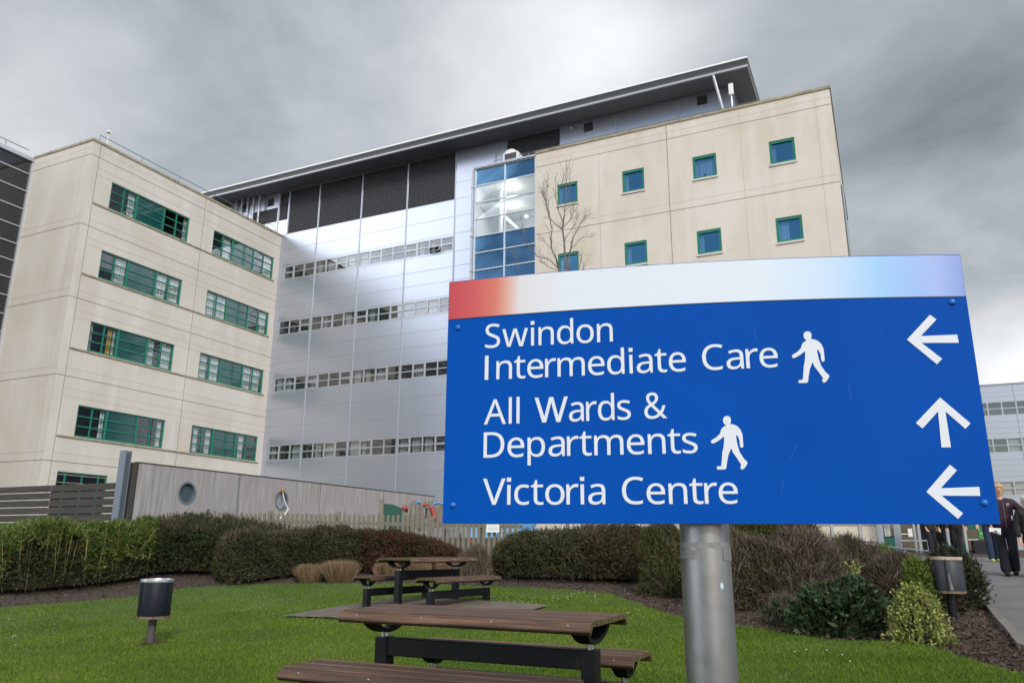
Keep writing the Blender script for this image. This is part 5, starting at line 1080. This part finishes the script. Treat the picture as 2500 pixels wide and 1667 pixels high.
q = ray(2284, 1281); q = q/math.hypot(q[0], q[1])*23.5; person('person in blue jeans and lime shoes, mostly behind the person in plum', (q[0], q[1], float(gz(q[0], q[1]))), R(-20), 1.68, (-.30, -.12, .93), (.26, -.05, .82), (-.27, .02, 1.12), (.27, .02, 1.1), ((-.07, -.1, 0), (.09, .12, 0)), M['jeans'], M['jeans'], M['dark_hair'], M['lime'])
q = l2w(38.15, -9.6); person('left person of the two in black coats under the sign', (q[0], q[1], float(gz(q[0], q[1]))), R(10), 1.76, (-.24, -.15, .80), (.26, -.10, .80), (-.28, .02, 1.08), (.28, .02, 1.08), ((-.08, -.12, 0), (.09, .16, .03)), M['blackc'], M['navyc'], M['dark_hair'], M['shoe'], coat=.62)
q = l2w(38.95, -9.0); person('right person of the two in black coats, beside the slim post', (q[0], q[1], float(gz(q[0], q[1]))), R(-30), 1.72, (-.24, -.15, .80), (.30, -.20, .86), (-.28, .02, 1.08), (.30, .02, 1.1), ((-.08, .1, 0), (.09, -.10, .0)), M['blackc'], M['navyc'], M['dark_hair'], M['shoe'], coat=.70)

# ================================================================== planting
def leafmat(name, stops, rough=.6, sheen=.25, nz=1.6, trans=.25):
    m = bpy.data.materials.new(name); m.use_nodes = True; nt = m.node_tree; p = nt.nodes['Principled BSDF']; out = nt.nodes['Material Output']
    gi = nd(nt, 'ShaderNodeNewGeometry'); tcn = nd(nt, 'ShaderNodeTexCoord')
    v = mth(nt, 'ADD', mth(nt, 'MULTIPLY', gi.outputs['Random Per Island'], .6), mth(nt, 'MULTIPLY', maprange(nt, noise(nt, tcn.outputs['Object'], nz, 4), .3, .7), .4))
    c = ramp(nt, v, stops); nt.links.new(c, p.inputs['Base Color']); p.inputs['Roughness'].default_value = rough; p.inputs['Specular IOR Level'].default_value = sheen
    tl = nd(nt, 'ShaderNodeBsdfTranslucent'); nt.links.new(c, tl.inputs[0]); mx = nd(nt, 'ShaderNodeMixShader'); mx.inputs[0].default_value = trans
    nt.links.new(p.outputs[0], mx.inputs[1]); nt.links.new(tl.outputs[0], mx.inputs[2]); nt.links.new(mx.outputs[0], out.inputs[0]); return m
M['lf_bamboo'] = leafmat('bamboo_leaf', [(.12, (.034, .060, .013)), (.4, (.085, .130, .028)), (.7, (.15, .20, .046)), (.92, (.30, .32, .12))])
M['lf_cane'] = mat('bamboo_cane', rough=.6, fn=mottled((.13, .10, .035), (.20, .155, .07), 8))
M['lf_olive'] = leafmat('cotoneaster_leaf', [(.12, (.024, .028, .011)), (.45, (.050, .060, .022)), (.7, (.088, .090, .036)), (.9, (.15, .12, .065))])
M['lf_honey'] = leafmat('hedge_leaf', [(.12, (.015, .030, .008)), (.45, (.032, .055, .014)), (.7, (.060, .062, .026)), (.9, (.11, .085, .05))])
M['lf_red'] = leafmat('russet_leaf', [(.1, (.030, .028, .011)), (.4, (.06, .045, .02)), (.65, (.105, .045, .026)), (.9, (.12, .055, .035))])
M['lf_berry'] = leafmat('berry', [(0, (.22, .02, .015)), (1, (.30, .035, .02))])
M['lf_hebe'] = leafmat('hebe_leaf', [(.12, (.035, .045, .012)), (.45, (.070, .085, .020)), (.7, (.11, .12, .03)), (.92, (.14, .12, .06))])
M['lf_twig'] = leafmat('bare_twig', [(.1, (.03, .023, .017)), (.4, (.075, .058, .042)), (.75, (.16, .128, .095)), (.95, (.27, .22, .165))], trans=0)
M['lf_lime'] = leafmat('lime_leaf', [(.1, (.055, .085, .012)), (.5, (.12, .17, .025)), (.85, (.21, .25, .05)), (1, (.28, .30, .09))])
M['lf_vib'] = leafmat('viburnum_leaf', [(.1, (.012, .026, .008)), (.5, (.026, .052, .017)), (.85, (.05, .085, .032)), (1, (.09, .045, .022))], rough=.5, sheen=.3, trans=.12)
M['lf_varieg'] = leafmat('variegated_leaf', [(.1, (.06, .10, .025)), (.35, (.18, .23, .05)), (.7, (.36, .38, .10)), (1, (.55, .53, .30))])
M['lf_dark'] = leafmat('dark_evergreen_leaf', [(.1, (.014, .022, .010)), (.5, (.030, .040, .018)), (.8, (.055, .058, .026)), (1, (.08, .06, .04))])
M['lf_straw'] = leafmat('dry_grass_blade', [(.1, (.13, .085, .045)), (.5, (.24, .165, .095)), (.85, (.36, .265, .165)), (1, (.45, .36, .25))], nz=4)
M['core'] = mat('hollow_shade_core', rough=1, fn=mottled((.018, .015, .010), (.035, .028, .018), 7))  # dark tone stands in for shade in the hollows between leaves
def wob(x, y, z, k): return (np.sin(x*2.1*k+1.3)+np.sin(y*2.7*k+x*1.1*k)+np.sin(z*3.1*k+y*1.7*k+.5)+.6*np.sin(x*5.3*k+z*4.1*k))/3.6
class Band:                 # a clipped hedge: front base line, height along it, thickness
    def __init__(s, base, tops, T, hcap=None):
        B = [G(*p) for p in base]; s.B = np.array([b_[:2] for b_ in B]); n = len(B); d = s.B[-1]-s.B[0]; d /= np.linalg.norm(d); s.nb = np.array([-d[1], d[0]])
        if s.nb[1] < 0: s.nb = -s.nb
        s.T = T; C_ = s.B+s.nb*T*.5; s.zt = np.array([Zat(p[0], t, c) for p, t, c in zip(base, tops, C_)])
        seg = np.linalg.norm(np.diff(s.B, axis=0), axis=1); s.cum = np.concatenate([[0], np.cumsum(seg)]); s.L = s.cum[-1]
    def pt(s, u, phi, k):   # u along 0..1, phi 0 front foot .. pi back foot, k radial scale
        l = u*s.L; bx = np.interp(l, s.cum, s.B[:, 0]); by = np.interp(l, s.cum, s.B[:, 1]); zt = np.interp(l, s.cum, s.zt)
        e = np.minimum(np.minimum(l, s.L-l)/(.45*s.T), 1); e = np.sqrt(1-(1-e)**2)*.85+.15; c = np.cos(phi); q = np.sign(c)*np.abs(c)**.42; h = np.abs(np.sin(phi))**.5
        x = bx+s.nb[0]*s.T*(.5-.5*q*k*e); y = by+s.nb[1]*s.T*(.5-.5*q*k*e); z0 = gz(x, y)-.05
        z = z0+(zt-z0)*h*(1-(1-k)*.8)*(.90+.10*e); return np.stack([x, y, z], -1)
class Dome:                 # a free shrub: rounded mass on the ground
    def __init__(s, bx, by, top, half, depth=1.0, sharp=.6):
        b_ = G(bx, by); D_ = math.hypot(b_[0], b_[1]); s.r = half/.9408/FPX*(b_ @ CF); dn = b_[:2]/D_; s.c = b_[:2]+dn*s.r*depth; s.d = depth; s.dn = dn; s.sd = np.array([-dn[1], dn[0]])
        s.z0 = float(gz(*s.c))-.08; s.h = Zat(bx, top, (*s.c, 0))-s.z0; s.sharp = sharp; s.L = 2*s.r
    def pt(s, u, phi, k):
        a_ = u*2*PI; el = np.abs(phi-PI/2); h = np.cos(el)**s.sharp; rad = np.sin(el)**.8*(1.0)+0
        rad = np.maximum(rad, 0)
        x = s.c[0]+k*s.r*(np.cos(a_)*rad*s.sd[0]+np.sin(a_)*rad*s.dn[0]*s.d); y = s.c[1]+k*s.r*(np.cos(a_)*rad*s.sd[1]+np.sin(a_)*rad*s.dn[1]*s.d)
        return np.stack([x, y, s.z0+s.h*h*(1-(1-k)*.9)], -1)
def surf(B, n, dep=.22, lump=.13, kf=1.4, back=.72):
    u = rng.random(n); phi = rng.random(n)*PI*back+.02; k = 1-dep*rng.random(n)**1.6
    P0 = B.pt(u, phi, np.ones(n)); k = k*(1+lump*wob(P0[:, 0], P0[:, 1], P0[:, 2], kf)+lump*.55*wob(P0[:, 1]+3, P0[:, 0], P0[:, 2], kf*3.1)); P = B.pt(u, phi, k); Nn = unit(P-B.pt(u, phi, k-.15)+1e-6); return P, Nn, k
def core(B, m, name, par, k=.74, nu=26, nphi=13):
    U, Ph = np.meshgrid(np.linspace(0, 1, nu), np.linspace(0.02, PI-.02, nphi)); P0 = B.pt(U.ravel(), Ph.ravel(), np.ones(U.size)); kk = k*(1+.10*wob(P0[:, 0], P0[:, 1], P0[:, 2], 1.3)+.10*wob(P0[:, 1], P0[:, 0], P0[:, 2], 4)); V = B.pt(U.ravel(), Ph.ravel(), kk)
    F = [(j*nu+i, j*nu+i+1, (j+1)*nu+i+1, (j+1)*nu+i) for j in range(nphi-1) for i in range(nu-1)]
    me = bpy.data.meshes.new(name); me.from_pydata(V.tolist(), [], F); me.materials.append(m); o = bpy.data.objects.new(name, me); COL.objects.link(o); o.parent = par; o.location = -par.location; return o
def plant(name, label, cat, B, layers, corek=.74, group=None, lump=.15, kf=1.4):
    c = B.pt(np.array([.5]), np.array([PI/2]), np.array([.01]))[0]; t = thing(name, (c[0], c[1], float(gz(c[0], c[1]))), 0, label, cat, group)
    if corek: core(B, M['core'], 'branches', t, corek)  # one dark filler shell; shade inside the foliage is put into its colour
    for lname, m, n, L, W, mode, dep, filt in layers:
        spray = 9 if mode == 'spray' else 1
        P, Nn, k = surf(B, n//spray, dep, lump, kf); n = len(P)
        if filt is not None: ok = filt(P); P, Nn = P[ok], Nn[ok]; n = len(P)
        r_ = rng.normal(size=(n, 3))
        if mode == 'spray':
            Dt = unit(Nn*.75+r_*.45+np.array([0, 0, .25])); ln = rng.uniform(.07, .24, n)*(L/.048)**.5
            q = np.repeat(np.arange(n), spray); tt = np.tile(np.linspace(.1, 1, spray), n); P = P[q]+Dt[q]*(ln[q]*(tt-.45))[:, None]; n = len(P)
            Dn = unit(Dt[q]*.55+rng.normal(size=(n, 3))*.6)
        elif mode == 'rand': Dn = unit(Nn*.6+r_*.6)
        elif mode == 'up': Dn = unit(Nn*.35+r_*.32+np.array([0, 0, .9]))
        elif mode == 'mess': Dn = unit(Nn*.45+r_*.5+np.array([0, 0, .45]))
        elif mode == 'arch': Dn = unit(Nn*.7+r_*.45+np.array([0, 0, -.05]))
        elif mode == 'cane': Dn = unit(r_*.10+np.array([0, 0, 1.0]))
        else: Dn = unit(Nn*.75+r_*.35)
        P = P-Dn*np.asarray(L)*.3
        me = fast_mesh(lname, leaves(P, Dn, L*rng.uniform(.65, 1.25, n), W*rng.uniform(.7, 1.2, n)), 4, m)
        o = bpy.data.objects.new(lname, me); COL.objects.link(o); o.parent = t; o.location = -t.location
    return t
bam = Band([(-70, 1378), (60, 1371), (180, 1361), (300, 1345), (380, 1332)], [1210, 1207, 1204, 1196, 1190], 2.4)
tb = plant('bamboo_hedge', 'bright green clipped bamboo hedge with bare canes at the far left', 'hedge', bam,
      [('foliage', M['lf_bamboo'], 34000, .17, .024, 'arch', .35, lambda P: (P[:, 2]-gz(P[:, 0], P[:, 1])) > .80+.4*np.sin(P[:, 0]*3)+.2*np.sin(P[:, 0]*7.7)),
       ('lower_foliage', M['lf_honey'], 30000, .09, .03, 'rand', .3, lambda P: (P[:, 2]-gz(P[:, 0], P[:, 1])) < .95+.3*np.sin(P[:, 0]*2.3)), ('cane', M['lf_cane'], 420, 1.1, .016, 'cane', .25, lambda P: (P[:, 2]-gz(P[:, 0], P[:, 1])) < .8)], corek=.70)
hon = Band([(270, 1336), (370, 1329), (440, 1328), (640, 1330)], [1194, 1188, 1188, 1216], 2.4)
plant('honeysuckle_hedge', 'dark shaded hedge with a brownish top, between bamboo and the clipped olive hedge', 'hedge', hon, [('foliage', M['lf_honey'], 70000, .055, .028, 'spray', .3, None), ('top_twigs', M['lf_twig'], 9000, .16, .007, 'up', .1, lambda P: (P[:, 2]-gz(P[:, 0], P[:, 1])) > 1.0)])
cot = Band([(455, 1346), (560, 1349), (650, 1336), (760, 1326), (860, 1325)], [1234, 1222, 1218, 1219, 1222], 2.3)
plant('clipped_hedge', 'large clipped olive brown hedge behind the straw grasses, left of the tables', 'hedge', cot, [('foliage', M['lf_olive'], 100000, .048, .020, 'spray', .28, None), ('twig', M['lf_twig'], 8000, .12, .007, 'out', .2, None), ('shoots', M['lf_twig'], 2200, .24, .008, 'up', .04, lambda P: (P[:, 2]-gz(P[:, 0], P[:, 1])) > .95)])
red = Band([(800, 1327), (900, 1324), (980, 1321), (1062, 1316)], [1218, 1222, 1240, 1270], 2.0)
plant('berry_shrub', 'russet shrub with red berries behind the farther table', 'shrub', red, [('foliage', M['lf_red'], 70000, .048, .020, 'spray', .3, None), ('twig', M['lf_twig'], 9000, .16, .007, 'out', .25, None), ('berries', M['lf_berry'], 1500, .04, .036, 'rand', .05, lambda P: np.sin(P[:, 0]*2.2+1)*np.sin(P[:, 2]*5)+rng.normal(0, .2, len(P)) > .35)])
rgt = Band([(1105, 1326), (1180, 1336), (1300, 1341), (1420, 1344), (1530, 1346)], [1254, 1224, 1214, 1212, 1214], 2.3)
plant('clipped_hedge', 'clipped olive hedge beneath the sign, left of the steel post', 'hedge', rgt, [('foliage', M['lf_olive'], 92000, .048, .020, 'spray', .28, None), ('russet_foliage', M['lf_red'], 30000, .048, .02, 'spray', .1, lambda P: P[:, 0] > P[:, 1]*.095), ('twig', M['lf_twig'], 8000, .12, .007, 'out', .2, None), ('shoots', M['lf_twig'], 2200, .24, .008, 'up', .04, lambda P: (P[:, 2]-gz(P[:, 0], P[:, 1])) > .95)])
back = Band([(1640, 1300), (1760, 1298), (1900, 1300)], [1200, 1198, 1206], 1.6)
plant('background_shrub', 'yellow green topped evergreen shrub right of the steel post at the back', 'shrub', back, [('foliage', M['lf_hebe'], 40000, .06, .026, 'spray', .25, None)])
plant('hebe_shrub', 'feathery light green shrub touching the left side of the steel post', 'shrub', Dome(1532, 1374, 1208, 64, 1.0, .75), [('foliage', M['lf_hebe'], 26000, .06, .015, 'spray', .45, None), ('upper_foliage', M['lf_hebe'], 9000, .09, .014, 'mess', .3, None), ('twig', M['lf_twig'], 6000, .2, .007, 'mess', .4, None)], corek=.6, lump=.22, kf=2.2)
for lab, bx, by, tp, hf, n in (('tall brown twiggy shrub just right of the steel post', 1700, 1405, 1228, 105, 15000), ('widest brown twiggy shrub, between post and cream panels', 1830, 1415, 1226, 120, 17000), ('brown twiggy shrub in front of the handrail', 1960, 1385, 1246, 100, 13000), ('lowest brown twiggy shrub beside the grey bin', 2065, 1395, 1292, 62, 8000)):
    plant('twiggy_shrub', lab, 'shrub', Dome(bx, by, tp, hf*1.12, .8, .75), [('twig', M['lf_twig'], int(n*.8), .26, .010, 'mess', .5, None), ('fine_twig', M['lf_twig'], n//2, .12, .006, 'mess', .25, None), ('foliage', M['lf_hebe'], n, .055, .016, 'spray', .35, lambda P: wob(P[:, 0], P[:, 1], P[:, 2], 1.6)+.25*(P[:, 2]-gz(P[:, 0], P[:, 1])-.6) > .12)], corek=.6, lump=.2, kf=1.8, group='bare brown shrubs right of the post')
plant('feathery_shrub', 'small yellow green feathery shrub at the left of the grey bin', 'shrub', Dome(2118, 1425, 1312, 36, 1.0, .7), [('foliage', M['lf_lime'], 9000, .06, .013, 'spray', .5, None)], corek=.5, lump=.3, kf=3)
plant('feathery_shrub', 'yellow green feathery shrub below the handrail', 'shrub', Dome(2030, 1360, 1264, 44, 1.0, .7), [('foliage', M['lf_lime'], 8000, .06, .013, 'spray', .5, None)], corek=.5, lump=.3, kf=3)
plant('evergreen_shrub', 'dark evergreen shrub behind the grey bin at the path edge', 'shrub', Dome(2195, 1408, 1268, 66, .8, .5), [('foliage', M['lf_dark'], 24000, .06, .02, 'spray', .35, None), ('twig', M['lf_twig'], 2500, .16, .006, 'mess', .3, None)], corek=.62, lump=.25, kf=2)
plant('viburnum_shrub', 'low shrub with large dark leathery leaves beside the lawn', 'shrub', Dome(1930, 1470, 1348, 112, .75, .5), [('foliage', M['lf_vib'], 2600, .12, .055, 'arch', .4, None), ('small_foliage', M['lf_vib'], 4200, .07, .03, 'rand', .3, None), ('twig', M['lf_twig'], 900, .2, .006, 'mess', .2, None)], corek=.62, lump=.25, kf=2.2)
plant('viburnum_shrub', 'sparse dark leathery leaved shrub just right of the lower steel post', 'shrub', Dome(1800, 1440, 1372, 50, .9, .5), [('foliage', M['lf_vib'], 600, .11, .042, 'arch', .5, None), ('twig', M['lf_twig'], 1500, .16, .006, 'up', .4, None)], corek=.5)
plant('variegated_shrub', 'yellow variegated shrub at the lawn edge below the grey bin', 'shrub', Dome(2112, 1486, 1380, 66, .8, .75), [('foliage', M['lf_varieg'], 9500, .044, .022, 'spray', .45, None), ('twig', M['lf_twig'], 700, .16, .005, 'mess', .3, None)], corek=.5, lump=.3, kf=3.2)
plant('variegated_shrub', 'yellow variegated sprig rising above the leathery leaved shrub', 'shrub', Dome(1962, 1430, 1288, 34, 1.0, .6), [('foliage', M['lf_varieg'], 2000, .045, .022, 'spray', .7, lambda P: (P[:, 2] > -.62) & (wob(P[:, 0], P[:, 1], P[:, 2], 4) > -.15))], corek=0, lump=.4, kf=4)
def tuft(label, bx, by, tp, hf, n=2600):
    b_ = G(bx, by); r_ = hf/.9408/FPX*(b_ @ CF); h = Zat(bx, tp, b_)-b_[2]+.03
    t = thing('dry_grass_clump', tuple(b_), 0, label, 'ornamental grass', 'straw coloured grass clumps')
    a_ = rng.random(n)*2*PI; q = np.sqrt(rng.random(n))*r_*.62; P = np.stack([q*np.cos(a_), q*np.sin(a_), np.full(n, -.05)], -1)
    Dn = unit(np.stack([np.cos(a_)*q/r_*.55+rng.normal(0, .16, n), np.sin(a_)*q/r_*.55+rng.normal(0, .16, n), np.ones(n)], -1))
    me = fast_mesh('blades', leaves(P, Dn, (h+.05)*rng.uniform(.7, 1.08, n), np.full(n, .012), .6), 4, M['lf_straw']); o = bpy.data.objects.new('blades', me); COL.objects.link(o); o.parent = t
for lab, bx, by, tp, hf in (('leftmost straw grass clump before the clipped hedge', 712, 1336, 1297, 34), ('straw grass clump, second from left before the clipped hedge', 780, 1335, 1288, 42), ('straw grass clump seen under the left end of the farther table', 886, 1331, 1294, 24), ('straw grass clump seen under the middle of the farther table', 960, 1327, 1292, 28), ('straw grass clump seen under the right of the farther table', 1030, 1326, 1292, 30)):
    tuft(lab, bx, by, tp, hf)
plant('dormant_shrub', 'brown dormant shrub to the right of the farther table', 'shrub', Dome(1090, 1340, 1262, 40, .9, .5), [('twig', M['lf_twig'], 6000, .22, .008, 'up', .5, None), ('foliage', M['lf_straw'], 1500, .2, .008, 'up', .5, None)], corek=.5)

# ------------------------------------------------------------------ bare tree before the cream block
M['bark'] = mat('bark', rough=.9, fn=mottled((.10, .085, .07), (.20, .175, .145), 6))
YT = 22.0
def zg(x, y): p = OY((1140+x/4.357)*.9408, (330+y/4.357)*.9408, YT); return p
stems = [([(1050, 1900), (1060, 1700), (1065, 1560), (1050, 1420), (1038, 1240), (1030, 1120), (1012, 1000), (1030, 880), (1045, 740), (1060, 600), (1065, 480), (1062, 385)], .050, .006),
         ([(1060, 1640), (985, 1440), (950, 1340), (905, 1200), (890, 1100), (910, 980), (880, 850), (840, 700), (800, 620)], .034, .005), ([(1012, 1000), (930, 940), (870, 840), (850, 740), (830, 640), (815, 600)], .018, .004),
         ([(1032, 960), (975, 800), (945, 640), (935, 470)], .016, .004), ([(1062, 1640), (1075, 1480), (1100, 1220), (1130, 1090), (1190, 980), (1240, 890), (1275, 855)], .030, .004), ([(1062, 1600), (1180, 1450), (1210, 1330), (1215, 1260)], .016, .004),
         ([(985, 1440), (880, 1330), (760, 1260), (660, 1180), (610, 1080), (585, 930)], .018, .004), ([(960, 1440), (860, 1390), (790, 1330), (770, 1220)], .012, .004), ([(870, 840), (850, 560), (832, 460)], .010, .003),
         ([(1015, 1000), (1090, 920), (1130, 850), (1125, 800)], .012, .003), ([(1030, 1120), (1120, 1000), (1180, 900), (1120, 860)], .010, .003), ([(945, 640), (1000, 560), (1025, 430)], .010, .003), ([(1045, 740), (1090, 540), (1085, 400)], .010, .003),
         ([(905, 1200), (840, 1120), (800, 1080)], .008, .003), ([(1100, 1220), (1180, 1120), (1245, 1060)], .010, .003), ([(560, 1480), (520, 1330), (505, 1250)], .010, .004), ([(1100, 1700), (1225, 1500), (1240, 1380)], .014, .004)]
tb_ = zg(1050, 1900); TR = thing('bare_tree', (tb_[0], YT, float(gz(tb_[0], YT))), 0, 'slender leafless tree rising behind the sign before the cream block', 'tree')
mb = MB(); mb2 = MB(); rr = np.random.default_rng(3)
for si, (pts, ra, rb_) in enumerate(stems):
    P3 = [zg(*p)+np.array([0, rr.normal(0, .12) if 0 < i else 0, 0]) for i, p in enumerate(pts)]
    if si == 0: P3 = [np.array([P3[0][0]-.02, YT, float(TR.location[2])-.2])]+P3
    P3 = [p-np.array(TR.location) for p in P3]; n = len(P3)
    # subdivide with a little jitter so that no stem is ruler straight
    Q = []
    for a_, b_ in zip(P3[:-1], P3[1:]):
        for j in range(3): Q.append(a_+(b_-a_)*j/3+(rr.normal(0, .012, 3) if j else 0))
    Q.append(P3[-1]); m_ = len(Q); rad = [ra+(rb_-ra)*i/(m_-1) for i in range(m_)]
    (mb if si == 0 else mb2).tube(Q, rad, 7)
    for i in range(max(3, int(m_*.25)), m_):
        for _ in range(2 if rad[i] < .012 else 1):
            d0 = unit(Q[i]-Q[i-1]); d_ = unit(d0*.9+rr.normal(0, .55, 3)+np.array([0, 0, .35])); ln = rr.uniform(.18, .55); b_ = Q[i]+d_*ln*.5+rr.normal(0, .015, 3); c_ = b_+unit(d_+np.array([0, 0, .25])+rr.normal(0, .15, 3))*ln*.5
            mb2.tube([Q[i], b_, c_], [min(rad[i]*.55, .006), .0038, .002], 4, False)
            if rr.random() < .5: e_ = b_+unit(d_+rr.normal(0, .6, 3))*ln*.45; mb2.tube([b_, e_], [.004, .002], 4, False)
mb.sm = True; mb2.sm = True
mb.build('trunk', M['bark'], TR); mb2.build('branches', M['bark'], TR)

# ------------------------------------------------------------------ grass, daisies, bark chips
M['blade'] = leafmat('grass_blade', [(.1, (.055, .108, .010)), (.45, (.098, .165, .013)), (.75, (.15, .215, .020)), (1, (.25, .265, .06))], rough=.5, nz=.7, trans=.3)
def scatter(n, r0, r1, amax, pw=1.0, poly=None):
    a_ = rng.uniform(-amax, amax, n); r_ = np.exp(rng.uniform(math.log(r0), math.log(r1), n)); X, Y = r_*np.sin(a_), r_*np.cos(a_)
    if poly is not None: ok = inside(poly, X, Y); X, Y = X[ok], Y[ok]
    return X, Y
X, Y = scatter(700000, 3.0, 20, R(40), poly=LAWN)
keep = np.ones(len(X), bool)
for bx, by, rr_ in ((G(344, 1483)[0], G(344, 1483)[1], .17),): keep &= np.hypot(X-bx, Y-by) > rr_*(1+.25*np.sin(np.arctan2(Y-by, X-bx)*5))
keep &= ~inside([tuple(p[:2]) for p in ps], X, Y)
X, Y = X[keep], Y[keep]; n = len(X); r_ = np.hypot(X, Y)
P = np.stack([X, Y, gz(X, Y)+.012], -1); lean = rng.normal(0, .38, (n, 3)); lean[:, 2] = 1; Dn = unit(lean+np.array([.15, .1, 0])*np.sin(X*1.3+Y*.8)[:, None])
hgt = rng.uniform(.022, .048, n)*(1+.25*np.sin(X*2.3)*np.sin(Y*1.9)); S = unit(np.cross(Dn, rng.normal(size=(n, 3)))); w = (.0022+.00042*r_)[:, None]
V = np.empty((n, 3, 3)); V[:, 0] = P-S*w; V[:, 1] = P+S*w; V[:, 2] = P+Dn*hgt[:, None]
o = bpy.data.objects.new('grass', fast_mesh('grass', V.reshape(-1, 3), 3, M['blade'])); COL.objects.link(o); tag(o, 'short bright green lawn grass', 'grass', kind='stuff')
# daisies
pts = []
for cx_, cy_, n_, sx_, sy_ in ((1200, 1380, 40, 120, 14), (1330, 1372, 22, 70, 12), (1010, 1372, 16, 50, 8), (1450, 1420, 6, 60, 14), (1880, 1510, 5, 90, 25), (40, 1450, 8, 60, 35), (620, 1400, 4, 60, 20)):
    for _ in range(n_):
        p = G(cx_+rng.normal(0, sx_*.6), cy_+rng.normal(0, sy_*.6))
        if inside(LAWN, np.array([p[0]]), np.array([p[1]]))[0] and not inside([tuple(q[:2]) for q in ps], np.array([p[0]]), np.array([p[1]]))[0]: pts.append(p)
mb = MB()
for p in pts: mb.ell((p[0], p[1], float(gz(p[0], p[1]))+.052), (.010, .010, .004), 7, 4)
tag(mb.build('daisies', M['sign_white']), 'tiny white daisies scattered over the lawn', 'daisies', kind='stuff')
# bark chips on the beds
M['chip'] = leafmat('bark_chip', [(.1, (.020, .012, .009)), (.45, (.055, .036, .026)), (.75, (.10, .068, .048)), (.97, (.19, .14, .10)), (1, (.3, .25, .2))], rough=.9, trans=0)
X, Y = scatter(150000, 4.5, 21, R(40)); k = ~inside(LAWN, X, Y) & ~inside(path_poly, X, Y); X, Y = X[k], Y[k]; n = len(X)
P = np.stack([X, Y, gz(X, Y)+rng.uniform(.0, .03, n)], -1); Dn = unit(rng.normal(size=(n, 3))*np.array([1, 1, .35])); L_c = rng.uniform(.02, .075, n)
o = bpy.data.objects.new('bark_mulch', fast_mesh('bark_mulch', leaves(P, Dn, L_c, L_c*.42), 4, M['chip'])); COL.objects.link(o); tag(o, 'dark brown bark chips covering the planting beds', 'bark mulch', kind='stuff')
P = G(344, 1483); X, Y = P[0]+rng.normal(0, .11, 400), P[1]+rng.normal(0, .11, 400); Pn = np.stack([X, Y, gz(X, Y)+.03], -1); Dn = unit(rng.normal(size=(400, 3))*np.array([1, 1, .3]))
o = bpy.data.objects.new('bare_soil', fast_mesh('bare_soil', leaves(Pn, Dn, np.full(400, .04), np.full(400, .025)), 4, M['chip'])); COL.objects.link(o); tag(o, 'bare soil ring at the foot of the lawn bin', 'soil', kind='stuff')
